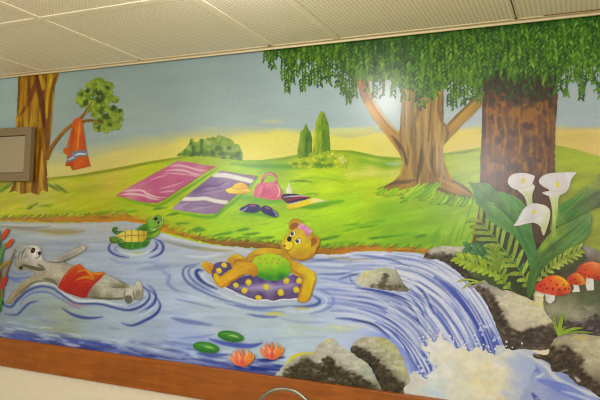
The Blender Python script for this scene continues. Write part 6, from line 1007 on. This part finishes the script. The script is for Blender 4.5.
# wooden guard rail under the mural
def wood(name, c0, c1):
    m = bpy.data.materials.new(name); m.use_nodes = True; nt = m.node_tree; b = nt.nodes['Principled BSDF']
    tc = nt.nodes.new('ShaderNodeTexCoord'); mp = nt.nodes.new('ShaderNodeMapping'); mp.inputs['Scale'].default_value = (3, 60, 45)
    no = nt.nodes.new('ShaderNodeTexNoise'); no.inputs['Scale'].default_value = 1; no.inputs['Detail'].default_value = 6; no.inputs['Distortion'].default_value = 1.2
    n2 = nt.nodes.new('ShaderNodeTexNoise'); n2.inputs['Scale'].default_value = 14; n2.inputs['Detail'].default_value = 2
    ad = nt.nodes.new('ShaderNodeMath'); ad.operation = 'MULTIPLY_ADD'; ad.inputs[1].default_value = .5
    cr = nt.nodes.new('ShaderNodeValToRGB'); cr.color_ramp.elements[0].position = .55; cr.color_ramp.elements[1].position = .95
    cr.color_ramp.elements[0].color = (*lin(c0), 1); cr.color_ramp.elements[1].color = (*lin(c1), 1)
    nt.links.new(tc.outputs['Object'], mp.inputs['Vector']); nt.links.new(mp.outputs[0], no.inputs['Vector']); nt.links.new(tc.outputs['Object'], n2.inputs['Vector'])
    nt.links.new(n2.outputs['Fac'], ad.inputs[0]); nt.links.new(no.outputs['Fac'], ad.inputs[2]); nt.links.new(ad.outputs[0], cr.inputs['Fac']); nt.links.new(cr.outputs['Color'], b.inputs['Base Color'])
    b.inputs['Roughness'].default_value = .28; b.inputs['Specular IOR Level'].default_value = .5
    return m
# the rail's top front edge is what hides the foot of the mural
RT = .022
def on_front(v_cam, y): return CAMZ + v_cam * K * (D - y) / D
zt = on_front(-.555, RT); zb = on_front(-.687, RT)
rail = box_obj('wooden_rail', X0, -RT, zb, X1, 0, zt, wood('varnished_wood', *COLS['wood']), None, .004)
tag(rail, 'long varnished reddish brown wooden rail running along the wall below the mural', 'rail')

# access panel on the wall at the left
pf = node_mat('panel_frame_paint', COLS['pframe'], .6, 0, (60, 60, 60, .04)); pd = node_mat('panel_door_paint', COLS['pdoor'], .6, 0, (90, 90, 90, .05)); dk_m = node_mat('panel_gap', (24, 20, 16), .9)
pq = (D - .042) / D
ax1 = float(P(31.5, 126.5)[0]) * pq; az1 = CAMZ + (float(P(31, 126.5)[1]) - CAMZ) * pq; az0 = CAMZ + (float(P(28, 181)[1]) - CAMZ) * pq; ax0 = ax1 - .36; ft = .028
ap = bpy.data.objects.new('access_panel', None); COL.objects.link(ap); ap.location = ((ax0 + ax1) / 2, -.014, az0)
tag(ap, 'square grey beige access panel with a broad frame over the left tree trunk', 'panel')
fw = .042
def ring(o0, i0, y0, y1):
    (a, b, c, d), (e, f, g, h) = o0, i0; V = []
    for y in (y0, y1):
        V += [(a, y, b), (c, y, b), (c, y, d), (a, y, d), (e, y, f), (g, y, f), (g, y, h), (e, y, h)]
    Fc = []
    for k in range(4):
        l = (k + 1) % 4
        Fc += [(k, l, 4 + l, 4 + k), (8 + k, 12 + k, 12 + l, 8 + l), (k, 8 + k, 8 + l, l), (4 + k, 4 + l, 12 + l, 12 + k)]
    return V, Fc
hw, hh = (ax1 - ax0) / 2, (az1 - az0)
V, Fc = ring((-hw, 0, hw, hh), (-hw + fw, fw, hw - fw, hh - fw), -.028, 0)
mesh_obj('frame', V, Fc, pf, (0, 0, 0), ap, .0015)
V, Fc = box(-hw + fw, -.012, fw, hw - fw, 0, hh - fw), BF
mesh_obj('gap', V, Fc, dk_m, (0, 0, 0), ap)
mesh_obj('panel_door', box(-hw + fw + .004, -.021, fw + .003, hw - fw - .007, -.012, hh - fw - .003), BF, pd, (0, 0, 0), ap, .001)

# bent metal tube standing in front of the wall
met = node_mat('brushed_steel_tube', (150, 146, 132), .3, 1, (80, 80, 80, .12))
ty = -.35
def at_y(u, v, y):
    r = np.array([u - 300, v - 200, F]); t = (D + y) / (r @ DN); return (r @ DX) * t, (r @ DZ) * t + CAMZ
xc, zc = at_y(286.5, 389.2, ty); R_ = .125; path = []
for k in range(25):
    a = math.pi * k / 24; path.append((-R_ * math.cos(a) * 1.0, 0, zc - R_ + R_ * math.sin(a)))
path = [(-R_, 0, .02), (-R_, 0, .5)] + path + [(R_, 0, .5), (R_, 0, .02)]
hoop = bpy.data.objects.new('metal_hoop', None); COL.objects.link(hoop); hoop.location = (float(xc), ty, 0)
tag(hoop, 'grey bent metal tube arching up in front of the wooden rail at the bottom edge', 'metal frame')
V, Fc = tube(path, .0068); mesh_obj('hoop_tube', V, Fc, met, (0, 0, 0), hoop, 0, True)
V, Fc = tube([(-R_, 0, .3), (R_, 0, .3)], .006); mesh_obj('cross_tube', V, Fc, met, (0, 0, 0), hoop, 0, True)
for sx in (-1, 1):
    V, Fc = tube([(sx * R_, -.16, .009), (sx * R_, .16, .009)], .009); mesh_obj('foot', V, Fc, met, (0, 0, 0), hoop, 0, True)

# ------------------------------------------------------------------ light: lamp placed from its glare, plus added fill lamps, all out of view
def lamp(x, y, z, size, power, col):
    l = bpy.data.lights.new('glare_and_fill_lamp', 'POINT'); l.energy = power; l.color = col
    if l.type == 'AREA': l.shape = 'DISK'; l.size = size
    else: l.shadow_soft_size = size
    o = bpy.data.objects.new('glare_and_fill_lamp', l); COL.objects.link(o); o.location = (x, y, z); return o
for a in LAMPS: lamp(*a)
w = bpy.data.worlds.new('room_air'); scene.world = w; w.use_nodes = True
w.node_tree.nodes['Background'].inputs['Color'].default_value = (1.0, .96, .89, 1); w.node_tree.nodes['Background'].inputs['Strength'].default_value = WORLD

# ------------------------------------------------------------------ camera
cam = bpy.data.cameras.new('camera'); co = bpy.data.objects.new('camera', cam); COL.objects.link(co)
cam.sensor_width = 36; cam.lens = 36 * F / 600; cam.clip_start = .05
# photograph axes in world space
M = np.stack([DX, DN, DZ])                 # rows: world x, y, z expressed in (right, down, forward)
right = M[:, 0]; down = M[:, 1]; fwd = M[:, 2]
co.matrix_world = Matrix(((right[0], -down[0], -fwd[0], 0), (right[1], -down[1], -fwd[1], -D), (right[2], -down[2], -fwd[2], CAMZ), (0, 0, 0, 1)))
scene.camera = co
vs = scene.view_settings; vs.view_transform = 'Standard'; vs.look = 'None'; vs.exposure = EXPO; vs.gamma = 1; vs.use_curve_mapping = False
scene.cycles.filter_width = 1.1
